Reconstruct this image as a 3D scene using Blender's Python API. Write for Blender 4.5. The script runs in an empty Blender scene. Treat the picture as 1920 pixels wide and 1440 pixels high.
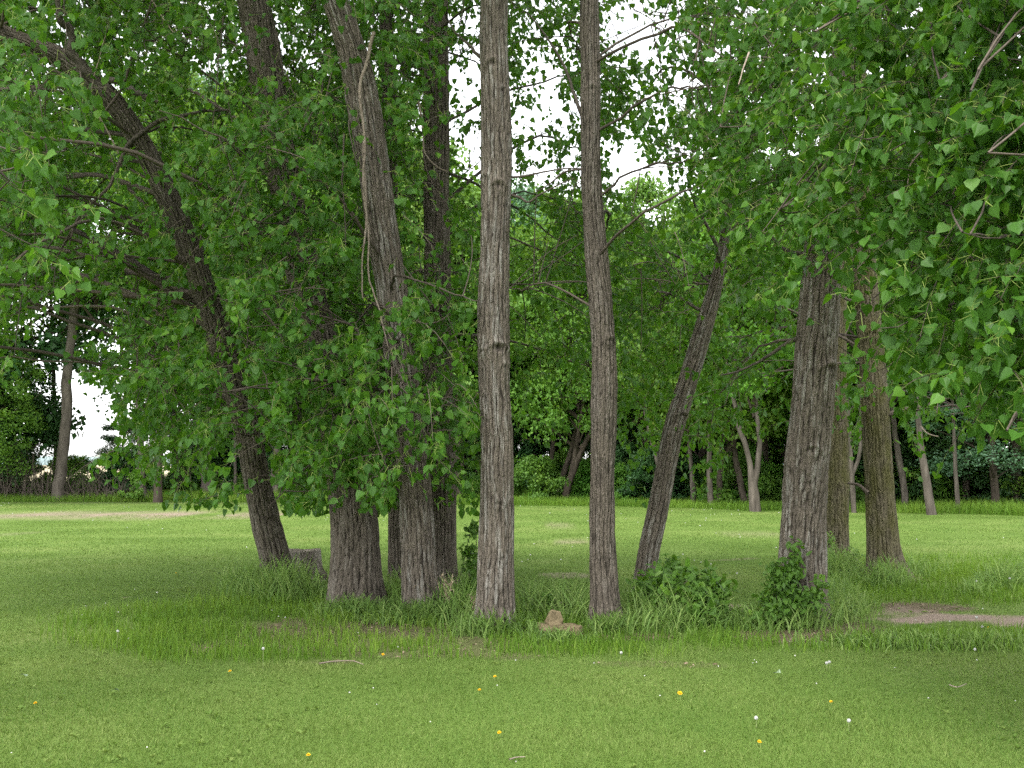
import bpy, math
import numpy as np
from mathutils import Vector

rng = np.random.default_rng(7)
scene = bpy.context.scene
COL = scene.collection

# ------------------------------------------------------------------ camera geometry
F = 2059.0; CAMZ = 1.6; TH = math.atan((870 - 720) / F); CT, ST = math.cos(TH), math.sin(TH)

def P(px, py, D):
    """world point seen at photo pixel (px, py) at depth y = D"""
    px = np.asarray(px, float); py = np.asarray(py, float); D = np.asarray(D, float)
    u = (px - 960) / F; v = (720 - py) / F
    yy = CT - ST * v; zz = ST + CT * v
    t = D / yy
    return np.stack(np.broadcast_arrays(t * u, D, CAMZ + t * zz), -1)

def G(px, py, z=0.0):
    u = (np.asarray(px, float) - 960) / F; v = (720 - np.asarray(py, float)) / F
    yy = CT - ST * v; zz = ST + CT * v
    t = (z - CAMZ) / zz
    return np.stack(np.broadcast_arrays(t * u, t * yy, 0 * t + z), -1)

def PX(p):
    p = np.asarray(p, float)
    x, y, z = p[..., 0], p[..., 1], p[..., 2] - CAMZ
    d = np.maximum(CT * y + ST * z, 1e-3); w = -ST * y + CT * z
    return 960 + F * x / d, 720 - F * w / d

# ------------------------------------------------------------------ noise
def _hash(ix, iy, iz, seed):
    h = (ix.astype(np.uint32) * np.uint32(374761393) + iy.astype(np.uint32) * np.uint32(668265263)
         + iz.astype(np.uint32) * np.uint32(2147483647) + np.uint32(seed * 7919 + 13))
    h = (h ^ (h >> np.uint32(13))) * np.uint32(1274126177)
    h = h ^ (h >> np.uint32(16))
    h = (h * np.uint32(2246822519)); h = h ^ (h >> np.uint32(13))
    return h.astype(np.float64) / 4294967295.0

def vnoise(p, seed=0):
    p = np.asarray(p, float)
    i = np.floor(p).astype(np.int64); f = p - i; f = f * f * (3 - 2 * f)
    out = 0
    for dx in (0, 1):
        for dy in (0, 1):
            for dz in (0, 1):
                w = (f[..., 0] if dx else 1 - f[..., 0]) * (f[..., 1] if dy else 1 - f[..., 1]) * (f[..., 2] if dz else 1 - f[..., 2])
                out = out + w * _hash((i[..., 0] + dx) & 0xffff, (i[..., 1] + dy) & 0xffff, (i[..., 2] + dz) & 0xffff, seed)
    return out * 2 - 1

def fbm(p, octv=3, seed=0):
    p = np.asarray(p, float); a = 1; s = 0
    for k in range(octv):
        s = s + a * vnoise(p * 2 ** k, seed + k); a *= .5
    return s

def noise2(x, y, sc, seed=0, octv=2):
    return fbm(np.stack([x * sc, y * sc, 0 * x], -1), octv, seed)

def nrm(v):
    return v / np.maximum(np.linalg.norm(v, axis=-1, keepdims=True), 1e-9)

def rdir(n):
    return nrm(rng.normal(size=(n, 3)))

def terr(x, y):
    return .03 * noise2(x, y, .35, 5) * np.clip((np.asarray(y) - 2) / 4, 0, 1)

# ------------------------------------------------------------------ mesh building
class MB:
    def __init__(self):
        self.v = []; self.n = 0; self.f = []
    def add(self, v, f, mat=0, tint=None):
        v = np.asarray(v, np.float32).reshape(-1, 3); f = np.asarray(f, np.int64)
        if len(f) == 0: return
        t = np.full(len(f), .5) if tint is None else np.broadcast_to(np.asarray(tint, float), (len(f),))
        self.v.append(v); self.f.append((f + self.n, mat, t)); self.n += len(v)
    def build(self, name, mats, parent=None, smooth=False, pattr=None):
        me = bpy.data.meshes.new(name)
        v = np.concatenate(self.v)
        me.vertices.add(len(v)); me.vertices.foreach_set('co', v.ravel())
        lv = np.concatenate([f.ravel() for f, _, _ in self.f]).astype(np.int32)
        tot = np.concatenate([np.full(len(f), f.shape[1]) for f, _, _ in self.f]).astype(np.int32)
        st = np.concatenate([[0], np.cumsum(tot)[:-1]]).astype(np.int32)
        me.loops.add(len(lv)); me.loops.foreach_set('vertex_index', lv)
        me.polygons.add(len(tot)); me.polygons.foreach_set('loop_start', st)
        mi = np.concatenate([np.full(len(f), m) for f, m, _ in self.f]).astype(np.int32)
        me.polygons.foreach_set('material_index', mi)
        me.polygons.foreach_set('use_smooth', np.full(len(tot), smooth))
        a = me.attributes.new('tint', 'FLOAT', 'FACE')
        a.data.foreach_set('value', np.concatenate([t for _, _, t in self.f]).astype(np.float32))
        for k, arr in (pattr or {}).items():
            arr = np.asarray(arr, np.float32)
            if arr.ndim == 1:
                a = me.attributes.new(k, 'FLOAT', 'POINT'); a.data.foreach_set('value', arr)
            else:
                a = me.attributes.new(k, 'FLOAT_VECTOR', 'POINT'); a.data.foreach_set('vector', arr.ravel())
        me.update(calc_edges=True)
        for m in (mats if isinstance(mats, (list, tuple)) else [mats]): me.materials.append(m)
        o = bpy.data.objects.new(name, me); COL.objects.link(o)
        if parent is not None: o.parent = parent
        return o

def tag(o, label=None, cat=None, group=None, kind=None):
    for k, val in (('label', label), ('category', cat), ('group', group), ('kind', kind)):
        if val: o[k] = val
    return o

def empty(name, loc, label, cat, group=None):
    o = bpy.data.objects.new(name, None); COL.objects.link(o); o.location = loc
    o.empty_display_size = .2
    return tag(o, label, cat, group)

def child(mb, name, mats, root, smooth=False, pattr=None):
    """build in world coordinates and hang under an Empty standing at root.location"""
    off = np.array(root.location, np.float32)
    mb.v = [v - off for v in mb.v]
    return mb.build(name, mats, root, smooth, pattr)

def spline(pts, n):
    pts = np.asarray(pts, float); m = len(pts)
    if m == 2:
        t = np.linspace(0, 1, n)[:, None]; return pts[0] * (1 - t) + pts[1] * t
    q = np.vstack([2 * pts[0] - pts[1], pts, 2 * pts[-1] - pts[-2]])
    t = np.linspace(0, m - 1 - 1e-6, n); i = t.astype(int); f = (t - i)[:, None]
    a, b, c, d = q[i], q[i + 1], q[i + 2], q[i + 3]
    return .5 * (2 * b + (c - a) * f + (2 * a - 5 * b + 4 * c - d) * f ** 2 + (3 * b - a - 3 * c + d) * f ** 3)

def frames(path):
    t = np.gradient(path, axis=0); t = nrm(t)
    ref = np.array([0, 1.0, 0]) if abs(t[0][1]) < .9 else np.array([1.0, 0, 0])
    a = np.cross(t, ref); a = nrm(a); b = np.cross(t, a)
    return t, a, b

def tube(path, rad, sides=6, cap=True):
    path = np.asarray(path, float); rad = np.broadcast_to(np.asarray(rad, float), (len(path),))
    t, a, b = frames(path)
    th = np.arange(sides) * 2 * math.pi / sides
    v = path[:, None] + rad[:, None, None] * (np.cos(th)[None, :, None] * a[:, None] + np.sin(th)[None, :, None] * b[:, None])
    n = len(path); i = np.arange(n - 1)[:, None] * sides; j = np.arange(sides)[None]; k = (j + 1) % sides
    f = np.stack([i + j, i + k, i + sides + k, i + sides + j], -1).reshape(-1, 4)
    return v.reshape(-1, 3), f

def multi_tube(paths, r0, r1, sides=3):
    """paths (S,n,3) thin tapering tubes, vectorised"""
    S, n, _ = paths.shape
    t = nrm(np.gradient(paths, axis=1))
    ref = np.where(np.abs(t[..., 2:3]) < .9, np.array([0, 0, 1.0]), np.array([1.0, 0, 0]))
    a = nrm(np.cross(t, ref)); b = np.cross(t, a)
    r = r0[:, None] + (r1 - r0)[:, None] * np.linspace(0, 1, n)[None]
    th = np.arange(sides) * 2 * math.pi / sides
    v = paths[:, :, None] + r[:, :, None, None] * (np.cos(th)[None, None, :, None] * a[:, :, None] + np.sin(th)[None, None, :, None] * b[:, :, None])
    s = np.arange(S)[:, None, None] * n * sides; i = np.arange(n - 1)[None, :, None] * sides
    j = np.arange(sides)[None, None]; k = (j + 1) % sides
    f = np.stack(np.broadcast_arrays(s + i + j, s + i + k, s + i + sides + k, s + i + sides + j), -1).reshape(-1, 4)
    return v.reshape(-1, 3), f

# ------------------------------------------------------------------ leaves
LEAF = {
    'heart': (np.array([[0, 0, 0], [1, 0, -.06], [-.06, .27, .05], [.16, .5, .10], [.52, .36, .05], [.78, .11, -.02],
                        [-.06, -.27, .05], [.16, -.5, .10], [.52, -.36, .05], [.78, -.11, -.02]]),
              np.array([[0, 2, 3, 4, 5, 1], [0, 1, 9, 8, 7, 6]])),
    'simple': (np.array([[0, 0, 0], [1, 0, -.04], [.10, .44, .09], [.55, .33, .05], [.10, -.44, .09], [.55, -.33, .05]]),
               np.array([[0, 2, 3, 1], [0, 1, 5, 4]])),
    'oval': (np.array([[0, 0, 0], [1, 0, -.05], [.25, .26, .06], [.7, .22, .03], [.25, -.26, .06], [.7, -.22, .03]]),
             np.array([[0, 2, 3, 1], [0, 1, 5, 4]])),
    'diamond': (np.array([[0, 0, 0], [.42, .36, .05], [1, 0, -.05], [.42, -.36, .05]]), np.array([[0, 1, 2, 3]])),
}

def leaves(pos, tip, up, size, kind):
    tv, tf = LEAF[kind]
    tip = nrm(tip); n = nrm(up - (up * tip).sum(-1, keepdims=True) * tip); s = np.cross(n, tip)
    wv = rng.uniform(.82, 1.14, (len(pos), 1, 1)); zv = rng.uniform(-.6, 2.4, (len(pos), 1, 1)); tw = rng.normal(0, .16, (len(pos), 1, 1))
    v = pos[:, None] + size[:, None, None] * (tv[None, :, 0:1] * tip[:, None] + wv * tv[None, :, 1:2] * s[:, None] + (zv * tv[None, :, 2:3] + tw * tv[None, :, 1:2] * tv[None, :, 0:1] * 2) * n[:, None])
    f = (np.arange(len(pos)) * len(tv))[:, None, None] + tf[None]
    return v.reshape(-1, 3), f.reshape(-1, tf.shape[1]), len(tf)

def blades(pos, h, w, bend, nseg, dirang=None):
    """grass blades: strips that curve over"""
    N = len(pos)
    fa = rng.uniform(0, 2 * math.pi, N)
    la = rng.uniform(0, 2 * math.pi, N) if dirang is None else dirang
    side = np.stack([np.cos(fa), np.sin(fa), 0 * fa], -1)
    lean = np.stack([np.cos(la), np.sin(la), 0 * la], -1)
    t = np.linspace(0, 1, nseg + 1)
    ang = bend[:, None] * t[None] ** 1.3
    seg = h[:, None] / nseg
    dx = np.cumsum(np.concatenate([np.zeros((N, 1)), seg * np.sin(ang[:, 1:])], 1), 1)
    dz = np.cumsum(np.concatenate([np.zeros((N, 1)), seg * np.cos(ang[:, 1:])], 1), 1)
    c = pos[:, None] + dx[..., None] * lean[:, None] + dz[..., None] * np.array([0, 0, 1.0])
    wd = w[:, None] * (1 - .55 * t[None] ** 2)
    L = c - side[:, None] * wd[..., None] / 2; R = c + side[:, None] * wd[..., None] / 2
    m = nseg
    v = np.concatenate([L[:, :m], R[:, :m], c[:, m:]], 1)      # m left, m right, 1 tip
    k = 2 * m + 1; b = (np.arange(N) * k)[:, None]
    q = [np.concatenate([b + i, b + m + i, b + m + i + 1, b + i + 1], 1) for i in range(m - 1)]
    tr = np.concatenate([b + m - 1, b + 2 * m - 1, b + 2 * m], 1)
    return v.reshape(-1, 3), (np.stack(q, 1).reshape(-1, 4) if q else np.zeros((0, 4), int)), tr, max(m - 1, 0)

def add_blades(mb, pos, h, w, bend, nseg, tint, dirang=None, mat=0):
    v, q, tr, m = blades(pos, h, w, bend, nseg, dirang)
    base = mb.n
    if len(q):
        mb.add(v, q, mat, np.repeat(tint, m))
        mb.f.append((tr + base, mat, tint))
    else:
        mb.add(v, tr, mat, tint)

# ------------------------------------------------------------------ materials
def lin(c):
    return tuple((x / 255 / 12.92 if x / 255 <= .04045 else ((x / 255 + .055) / 1.055) ** 2.4) for x in c) + (1,)

class NT:
    def __init__(self, name):
        self.m = bpy.data.materials.new(name); self.m.use_nodes = True
        self.t = self.m.node_tree; self.t.nodes.clear()
        self.out = self.N('ShaderNodeOutputMaterial')
    def N(self, typ, **kw):
        n = self.t.nodes.new(typ)
        for k, val in kw.items():
            if k in n.inputs: self.set(n.inputs[k], val)
            else: setattr(n, k, val)
        return n
    def set(self, inp, val):
        if isinstance(val, bpy.types.NodeSocket): self.t.links.new(val, inp)
        else:
            if inp.type == 'RGBA' and len(val) == 3: val = tuple(val) + (1,)
            inp.default_value = val
    def attr(self, name):
        n = self.N('ShaderNodeAttribute'); n.attribute_name = name; return n
    def ramp(self, fac, stops):
        n = self.N('ShaderNodeValToRGB'); cr = n.color_ramp
        while len(cr.elements) < len(stops): cr.elements.new(.5)
        for e, (p, c) in zip(cr.elements, stops): e.position = p; e.color = c if len(c) == 4 else tuple(c) + (1,)
        self.set(n.inputs[0], fac); return n.outputs[0]
    def mix(self, fac, a, b, mode='MIX'):
        n = self.N('ShaderNodeMix'); n.data_type = 'RGBA'; n.blend_type = mode
        self.set(n.inputs[0], fac); self.set(n.inputs[6], a); self.set(n.inputs[7], b); return n.outputs[2]
    def math(self, op, a, b=0.0, c=None):
        n = self.N('ShaderNodeMath'); n.operation = op
        self.set(n.inputs[0], a); self.set(n.inputs[1], b)
        if c is not None: self.set(n.inputs[2], c)
        return n.outputs[0]
    def noise(self, vec, scale, detail=3, rough=.55):
        n = self.N('ShaderNodeTexNoise'); n.inputs['Scale'].default_value = scale; n.inputs['Detail'].default_value = detail
        n.inputs['Roughness'].default_value = rough
        if vec is not None: self.set(n.inputs['Vector'], vec)
        return n.outputs[0]
    def scalev(self, vec, s):
        n = self.N('ShaderNodeVectorMath'); n.operation = 'MULTIPLY'; self.set(n.inputs[0], vec); n.inputs[1].default_value = s; return n.outputs[0]

def leaf_mat(name, dark, mid, light, under, tcol, trans=.38, rough=.42, spec=.4, objvar=0.0):
    k = NT(name)
    tint = k.attr('tint').outputs['Fac']
    col = k.ramp(tint, [(0, dark), (.55, mid), (1, light)])
    if objvar:
        oi = k.N('ShaderNodeObjectInfo').outputs['Random']
        hs = k.N('ShaderNodeHueSaturation'); k.set(hs.inputs['Color'], col)
        k.set(hs.inputs['Hue'], k.math('MULTIPLY_ADD', oi, objvar * .12, .5 - objvar * .06))
        k.set(hs.inputs['Value'], k.math('MULTIPLY_ADD', oi, objvar, 1 - objvar * .5))
        col = hs.outputs[0]
    geo = k.N('ShaderNodeNewGeometry')
    c2 = k.mix(k.math('MULTIPLY', geo.outputs['Backfacing'], .4), col, under)
    pb = k.N('ShaderNodeBsdfPrincipled'); k.set(pb.inputs['Base Color'], c2)
    pb.inputs['Roughness'].default_value = rough; pb.inputs['Specular IOR Level'].default_value = spec
    tr = k.N('ShaderNodeBsdfTranslucent'); k.set(tr.inputs['Color'], k.mix(.5, col, tcol, 'MIX'))
    ms = k.N('ShaderNodeMixShader'); ms.inputs[0].default_value = trans
    k.t.links.new(pb.outputs[0], ms.inputs[1]); k.t.links.new(tr.outputs[0], ms.inputs[2])
    k.t.links.new(ms.outputs[0], k.out.inputs[0])
    return k.m

def bark_mat(name, furrow, ridge, pale, moss=None, pale_amt=.5):
    k = NT(name)
    co = k.attr('bark').outputs['Vector']; rd = k.attr('ridge').outputs['Fac']
    col = k.ramp(rd, [(.12, furrow), (.45, ridge), (.82, tuple(np.array(ridge) * 1.25)[:3] + (1,))])
    n1 = k.noise(k.scalev(co, (1, 1, .12)), 22, 3)
    streak = k.ramp(n1, [(.5, (0, 0, 0, 1)), (.62, (1, 1, 1, 1))])
    col = k.mix(k.math('MULTIPLY', k.math('MULTIPLY', streak, pale_amt), k.ramp(rd, [(.35, (0, 0, 0, 1)), (.6, (1, 1, 1, 1))])), col, pale)
    n2 = k.noise(co, 3.0, 4); col = k.mix(.55, col, k.mix(1.0, col, k.ramp(n2, [(.3, (.75, .73, .7, 1)), (.7, (1.2, 1.17, 1.13, 1))]), 'MULTIPLY'))
    n3 = k.noise(co, 90, 3); col = k.mix(.3, col, k.mix(1.0, col, k.ramp(n3, [(.3, (.5, .5, .5, 1)), (.7, (1.4, 1.4, 1.4, 1))]), 'MULTIPLY'))
    if moss:
        nm = k.noise(k.scalev(co, (1, 1, .35)), 6, 4)
        col = k.mix(k.math('MULTIPLY', k.ramp(nm, [(.4, (0, 0, 0, 1)), (.62, (1, 1, 1, 1))]), .75), col, moss)
    vo = k.N('ShaderNodeTexVoronoi'); vo.feature = 'DISTANCE_TO_EDGE'
    wv = k.N('ShaderNodeVectorMath'); wv.operation = 'ADD'
    k.set(wv.inputs[0], k.scalev(co, (1, 1, .22)))
    nz = k.N('ShaderNodeTexNoise'); nz.inputs['Scale'].default_value = 12; k.set(nz.inputs['Vector'], co)
    k.set(wv.inputs[1], k.scalev(nz.outputs['Color'], (.03, .03, .03)))
    k.set(vo.inputs['Vector'], wv.outputs[0]); vo.inputs['Scale'].default_value = 42
    vd = k.ramp(vo.outputs['Distance'], [(0, (0, 0, 0, 1)), (.28, (1, 1, 1, 1))])
    col = k.mix(.5, col, k.mix(1.0, col, k.ramp(vd, [(0, (.42, .40, .38, 1)), (.7, (1.08, 1.08, 1.08, 1))]), 'MULTIPLY'))
    bp = k.N('ShaderNodeBump'); bp.inputs['Strength'].default_value = .9; bp.inputs['Distance'].default_value = .012
    k.set(bp.inputs['Height'], k.math('ADD', k.math('MULTIPLY', vd, .8), k.math('MULTIPLY', n3, .5)))
    pb = k.N('ShaderNodeBsdfPrincipled'); k.set(pb.inputs['Base Color'], col); pb.inputs['Roughness'].default_value = .9
    pb.inputs['Specular IOR Level'].default_value = .2
    k.set(pb.inputs['Normal'], bp.outputs[0]); k.t.links.new(pb.outputs[0], k.out.inputs[0])
    return k.m

def plain_mat(name, c0, c1, scale=20, rough=.85, bump=.0, spec=.25, coord='Object', stretch=(1, 1, 1)):
    k = NT(name)
    tc = k.N('ShaderNodeTexCoord').outputs[coord]
    n = k.noise(k.scalev(tc, stretch), scale, 5, .6)
    tint = k.attr('tint').outputs['Fac']
    col = k.ramp(k.math('ADD', n, k.math('MULTIPLY_ADD', tint, .5, -.25)), [(.3, c0), (.7, c1)])
    pb = k.N('ShaderNodeBsdfPrincipled'); k.set(pb.inputs['Base Color'], col); pb.inputs['Roughness'].default_value = rough
    pb.inputs['Specular IOR Level'].default_value = spec
    if bump:
        bp = k.N('ShaderNodeBump'); bp.inputs['Strength'].default_value = bump; bp.inputs['Distance'].default_value = .02
        k.set(bp.inputs['Height'], n); k.set(pb.inputs['Normal'], bp.outputs[0])
    k.t.links.new(pb.outputs[0], k.out.inputs[0])
    return k.m

M = {}
M['leaf'] = leaf_mat('cottonwood_leaf', (.025, .076, .007), (.051, .138, .012), (.13, .26, .024), (.065, .155, .03), (.17, .39, .010), .38, .44, .22)
M['leaf_wood'] = leaf_mat('woodland_leaf', (.055, .135, .017), (.105, .23, .028), (.20, .35, .045), (.12, .23, .05), (.28, .5, .02), .42, .55, .2, .4)
M['leaf_pale'] = leaf_mat('willow_leaf', (.06, .14, .07), (.10, .21, .10), (.16, .29, .13), (.15, .25, .16), (.2, .38, .1), .36, .5, .35, .25)
M['leaf_dark'] = leaf_mat('dark_leaf', (.022, .072, .018), (.042, .12, .028), (.075, .17, .04), (.06, .13, .05), (.12, .28, .03), .25, .45, .3, .3)
M['leaf_lime'] = leaf_mat('lime_leaf', (.07, .15, .02), (.12, .24, .03), (.2, .34, .05), (.15, .25, .06), (.3, .45, .04), .42, .5, .3, .2)
M['petiole'] = plain_mat('petiole', (.13, .20, .04), (.22, .28, .07), 30)
M['twig'] = plain_mat('twig_bark', (.05, .040, .032), (.125, .10, .08), 40)
M['twig_pale'] = plain_mat('pale_twig_bark', (.17, .13, .10), (.33, .27, .22), 30)
M['twig_dark'] = plain_mat('dark_dead_bark', (.035, .028, .022), (.13, .11, .09), 22, bump=.4)
M['bark'] = bark_mat('cottonwood_bark', (.032, .026, .021, 1), (.142, .120, .099, 1), (.32, .305, .28, 1), None, .75)
M['bark_brown'] = bark_mat('brown_bark', (.026, .021, .017, 1), (.117, .099, .081, 1), (.25, .23, .205, 1), None, .35)
M['bark_moss'] = bark_mat('mossy_bark', (.025, .020, .012, 1), (.115, .10, .068, 1), (.21, .19, .13, 1), (.095, .092, .028, 1), .25)
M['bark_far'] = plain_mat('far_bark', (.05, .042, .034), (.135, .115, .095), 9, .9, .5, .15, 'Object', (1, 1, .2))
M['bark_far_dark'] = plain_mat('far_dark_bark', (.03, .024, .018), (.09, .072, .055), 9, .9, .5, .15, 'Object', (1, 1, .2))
M['grass'] = leaf_mat('lawn_grass', (.042, .104, .017), (.102, .180, .034), (.215, .27, .08), (.12, .2, .035), (.24, .36, .03), .30, .6, .15)
M['grass_tall'] = leaf_mat('tall_grass', (.08, .155, .032), (.15, .26, .055), (.27, .37, .11), (.11, .2, .06), (.27, .42, .06), .38, .55, .2)
M['grass_fresh'] = leaf_mat('fresh_grass', (.058, .135, .014), (.115, .225, .022), (.22, .33, .045), (.12, .2, .03), (.27, .40, .03), .36, .55, .2)
M['shrub_leaf'] = leaf_mat('shrub_leaf', (.05, .125, .014), (.09, .205, .022), (.18, .31, .035), (.09, .16, .045), (.2, .36, .02), .36, .45, .22)
M['dry'] = plain_mat('dry_grass', (.30, .22, .14), (.52, .42, .30), 25)
M['litter'] = plain_mat('leaf_litter', (.11, .075, .05), (.28, .21, .15), 8)

# ------------------------------------------------------------------ world, sun, camera
w = bpy.data.worlds.new('World'); scene.world = w; w.use_nodes = True
wt = w.node_tree; wt.nodes.clear()
SUN_EL, SUN_AZ = math.radians(60), math.radians(-148)     # azimuth from +y towards +x
sky = wt.nodes.new('ShaderNodeTexSky'); sky.sky_type = 'NISHITA'; sky.sun_disc = False
sky.sun_elevation = SUN_EL; sky.sun_rotation = SUN_AZ
sky.air_density = 1.0; sky.dust_density = 1.5; sky.ozone_density = 1.0
hs = wt.nodes.new('ShaderNodeHueSaturation'); hs.inputs['Saturation'].default_value = .12
bg = wt.nodes.new('ShaderNodeBackground'); bg.inputs['Strength'].default_value = .15
wo = wt.nodes.new('ShaderNodeOutputWorld')
wt.links.new(sky.outputs[0], hs.inputs['Color']); wt.links.new(hs.outputs[0], bg.inputs['Color']); wt.links.new(bg.outputs[0], wo.inputs[0])
sl = bpy.data.lights.new('sun', 'SUN'); sl.energy = 0.68; sl.angle = math.radians(20); sl.color = (1, .95, .87)
so = bpy.data.objects.new('sun', sl); COL.objects.link(so)
sd = Vector((math.sin(SUN_AZ) * math.cos(SUN_EL), math.cos(SUN_AZ) * math.cos(SUN_EL), math.sin(SUN_EL)))
so.rotation_euler = sd.to_track_quat('Z', 'Y').to_euler(); so.location = (0, 0, 40)
cam = bpy.data.cameras.new('camera'); co = bpy.data.objects.new('camera', cam); COL.objects.link(co)
co.location = (0, 0, CAMZ); co.rotation_euler = (math.radians(90) + TH, 0, 0)
cam.sensor_width = 36; cam.sensor_fit = 'HORIZONTAL'; cam.lens = 36 * F / 1920; cam.clip_end = 8000; cam.clip_start = .1
scene.camera = co
scene.view_settings.view_transform = 'Standard'; scene.view_settings.look = 'None'
scene.view_settings.exposure = 2.14; scene.view_settings.gamma = 1
cy = scene.cycles
cy.max_bounces = 7; cy.diffuse_bounces = 4; cy.glossy_bounces = 2; cy.transmission_bounces = 4; cy.transparent_max_bounces = 4
cy.use_denoising = False; cy.use_adaptive_sampling = True; cy.adaptive_threshold = .015
cy.sample_clamp_indirect = 6

# ------------------------------------------------------------------ foreground trunks
# photo outline: (centre px, py, width px); D base depth, Dt depth at the picture's top edge
TR = {
 'T1': dict(pts=[(522,1098,62),(514,1040,55),(498,980,54),(478,880,49),(462,800,46),(441,720,46),(420,660,46),(396,590,45),(372,510,44),(340,430,42),(302,345,40),(255,255,39),(215,195,38),(180,160,38),(120,112,40),(60,85,36),(-10,55,34)], D=14.6, Dt=11.8, z=8.6,
      mat='bark_brown', keep=[(0,.15),(150,.15),(200,.1),(480,.15),(500,.15),(560,.2),(600,.1),(680,.12),(720,.35),(830,.3),(860,.03),(1100,0)],
      label='cottonwood with thick trunk leaning far to the left, in front of the stump'),
 'T2': dict(flare=1.3, pts=[(669,1145,106),(668,1090,97),(666,1000,90),(655,900,84),(636,800,76),(614,700,70),(598,620,66),(580,560,64),(556,460,62),(534,340,60),(512,220,62),(494,110,64),(474,0,60)], D=12.2, Dt=12.2, z=14,
      mat='bark_brown', keep=[(0,.2),(170,.35),(230,.8),(540,.8),(580,.4),(640,.45),(700,.95),(930,.9),(965,.1),(1100,0)],
      label='broad dark trunk right of the stump, its upper part veiled by leaves'),
 'T3': dict(pts=[(790,1155,78),(787,1100,66),(782,1000,62),(776,900,58),(766,800,56),(752,700,58),(740,600,60),(733,530,58),(716,420,60),(699,300,62),(682,200,62),(664,110,56),(642,40,50),(622,-20,48)], D=11.7, Dt=11.2, z=14,
      mat='bark', keep=[(0,.5),(90,.2),(150,.08),(500,.1),(550,.45),(600,.85),(870,.8),(905,.3),(945,.03),(1100,0)],
      label='pale cottonwood trunk with long dead twigs hanging down its upper half'),
 'T3b': dict(pts=[(744,1098,34),(742,1040,28),(742,940,27),(744,800,26),(742,600,26),(735,400,25),(728,200,24),(722,0,22)], D=14.6, Dt=14.6, z=12,
      mat='bark_brown', keep=[(0,.9),(930,.9),(960,.2),(1100,0)],
      label='slender shaded cottonwood trunk half hidden behind the pale twin trunk'),
 'T4': dict(pts=[(826,1110,66),(826,1040,58),(826,940,56),(824,800,54),(822,640,52),(820,480,50),(818,300,48),(818,150,46),(818,0,44)], D=13.6, Dt=13.6, z=14,
      mat='bark_brown', keep=[(0,.55),(880,.65),(960,.05),(1100,0)],
      label='dark cottonwood trunk standing close behind the pale trunk with hanging twigs'),
 'T5': dict(pts=[(931,1180,76),(931,1120,68),(931,1000,65),(931,850,62),(927,720,60),(925,640,60),(927,500,56),(930,330,58),(929,200,54),(927,100,54),(927,-20,50)], D=10.6, Dt=10.6, z=15,
      mat='bark', keep=[(0,.0),(700,.0),(720,.06),(860,.06),(880,0),(1200,0)],
      label='straight pale cottonwood with bare trunk and branch scars in the middle of the grove',
      knots=[(125,-.15,.05),(175,.5,.03),(335,-.75,.04),(355,.2,.05),(655,.3,.06),(660,-.65,.03),(690,.75,.04),(940,.1,.03)]),
 'T6': dict(pts=[(1138,1175,66),(1134,1110,54),(1130,1000,48),(1130,900,46),(1132,780,46),(1133,680,44),(1128,580,42),(1119,490,41),(1113,420,38),(1108,300,38),(1107,150,37),(1105,0,37)], D=10.9, Dt=10.9, z=14,
      mat='bark_brown', keep=[(0,.05),(150,.1),(180,.5),(230,.25),(300,.3),(340,.5),(430,.4),(460,.02),(1200,0)],
      label='slender slightly bowed cottonwood to the right of the rock pile', knots=[(640,.5,.04),(170,.1,.04)]),
 'T7': dict(pts=[(1208,1112,44),(1214,1050,38),(1226,990,38),(1238,930,38),(1250,870,37),(1264,800,37),(1282,740,37),(1302,675,35),(1318,620,33),(1332,570,30),(1345,520,26),(1356,465,20),(1363,410,15)], D=13.7, Dt=12.9, z=8,
      mat='bark', keep=[(0,1),(400,.9),(450,.5),(520,.06),(1200,0)],
      label='cottonwood leaning to the right out of the leafy green bush', knots=[(775,.5,.04)]),
 'T8': dict(flare=1.4, pts=[(1503,1165,96),(1503,1100,86),(1506,1000,80),(1512,900,78),(1519,800,77),(1526,700,75),(1533,600,73),(1540,500,68),(1548,400,60),(1560,280,54),(1578,150,50),(1596,30,46),(1602,-40,44)], D=11.4, Dt=11.4, z=15,
      mat='bark', keep=[(0,1),(450,.9),(490,.5),(540,.2),(570,.03),(1200,0)],
      label='thickest cottonwood, furrowed grey bark, green vine climbing its foot', knots=[(690,.55,.06),(845,-.1,.05),(885,-.45,.03)]),
 'T9': dict(pts=[(1569,1066,52),(1569,1000,45),(1569,900,44),(1570,800,38),(1572,700,30),(1572,600,28),(1574,400,26),(1576,200,24),(1576,0,22)], D=17.2, Dt=17.2, z=12,
      mat='bark_moss', keep=[(0,1),(600,.85),(700,.5),(800,.4),(850,0),(1200,0)],
      label='mossy trunk close behind the thickest cottonwood'),
 'T10': dict(flare=2.2, pts=[(1664,1090,74),(1658,1040,60),(1652,950,55),(1646,850,51),(1640,750,49),(1633,650,46),(1626,560,44),(1620,480,40),(1612,350,36),(1606,200,34),(1602,0,30)], D=15.2, Dt=15.2, z=14,
      mat='bark_moss', keep=[(0,1),(470,.5),(520,.15),(600,.05),(700,.2),(750,.3),(770,.03),(1200,0)],
      label='mossy deep furrowed tree with flared foot beside the dirt path', knots=[(625,-.1,.05)]),
}
FG_GROUP = 'tall cottonwood trees of the grove'
KEEPORDER = list(TR)

def trunk_depth(t, py):
    b = t['pts'][0][1]
    return t['D'] + (t['Dt'] - t['D']) * np.clip((b - np.asarray(py, float)) / b, 0, 1.05)

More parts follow.
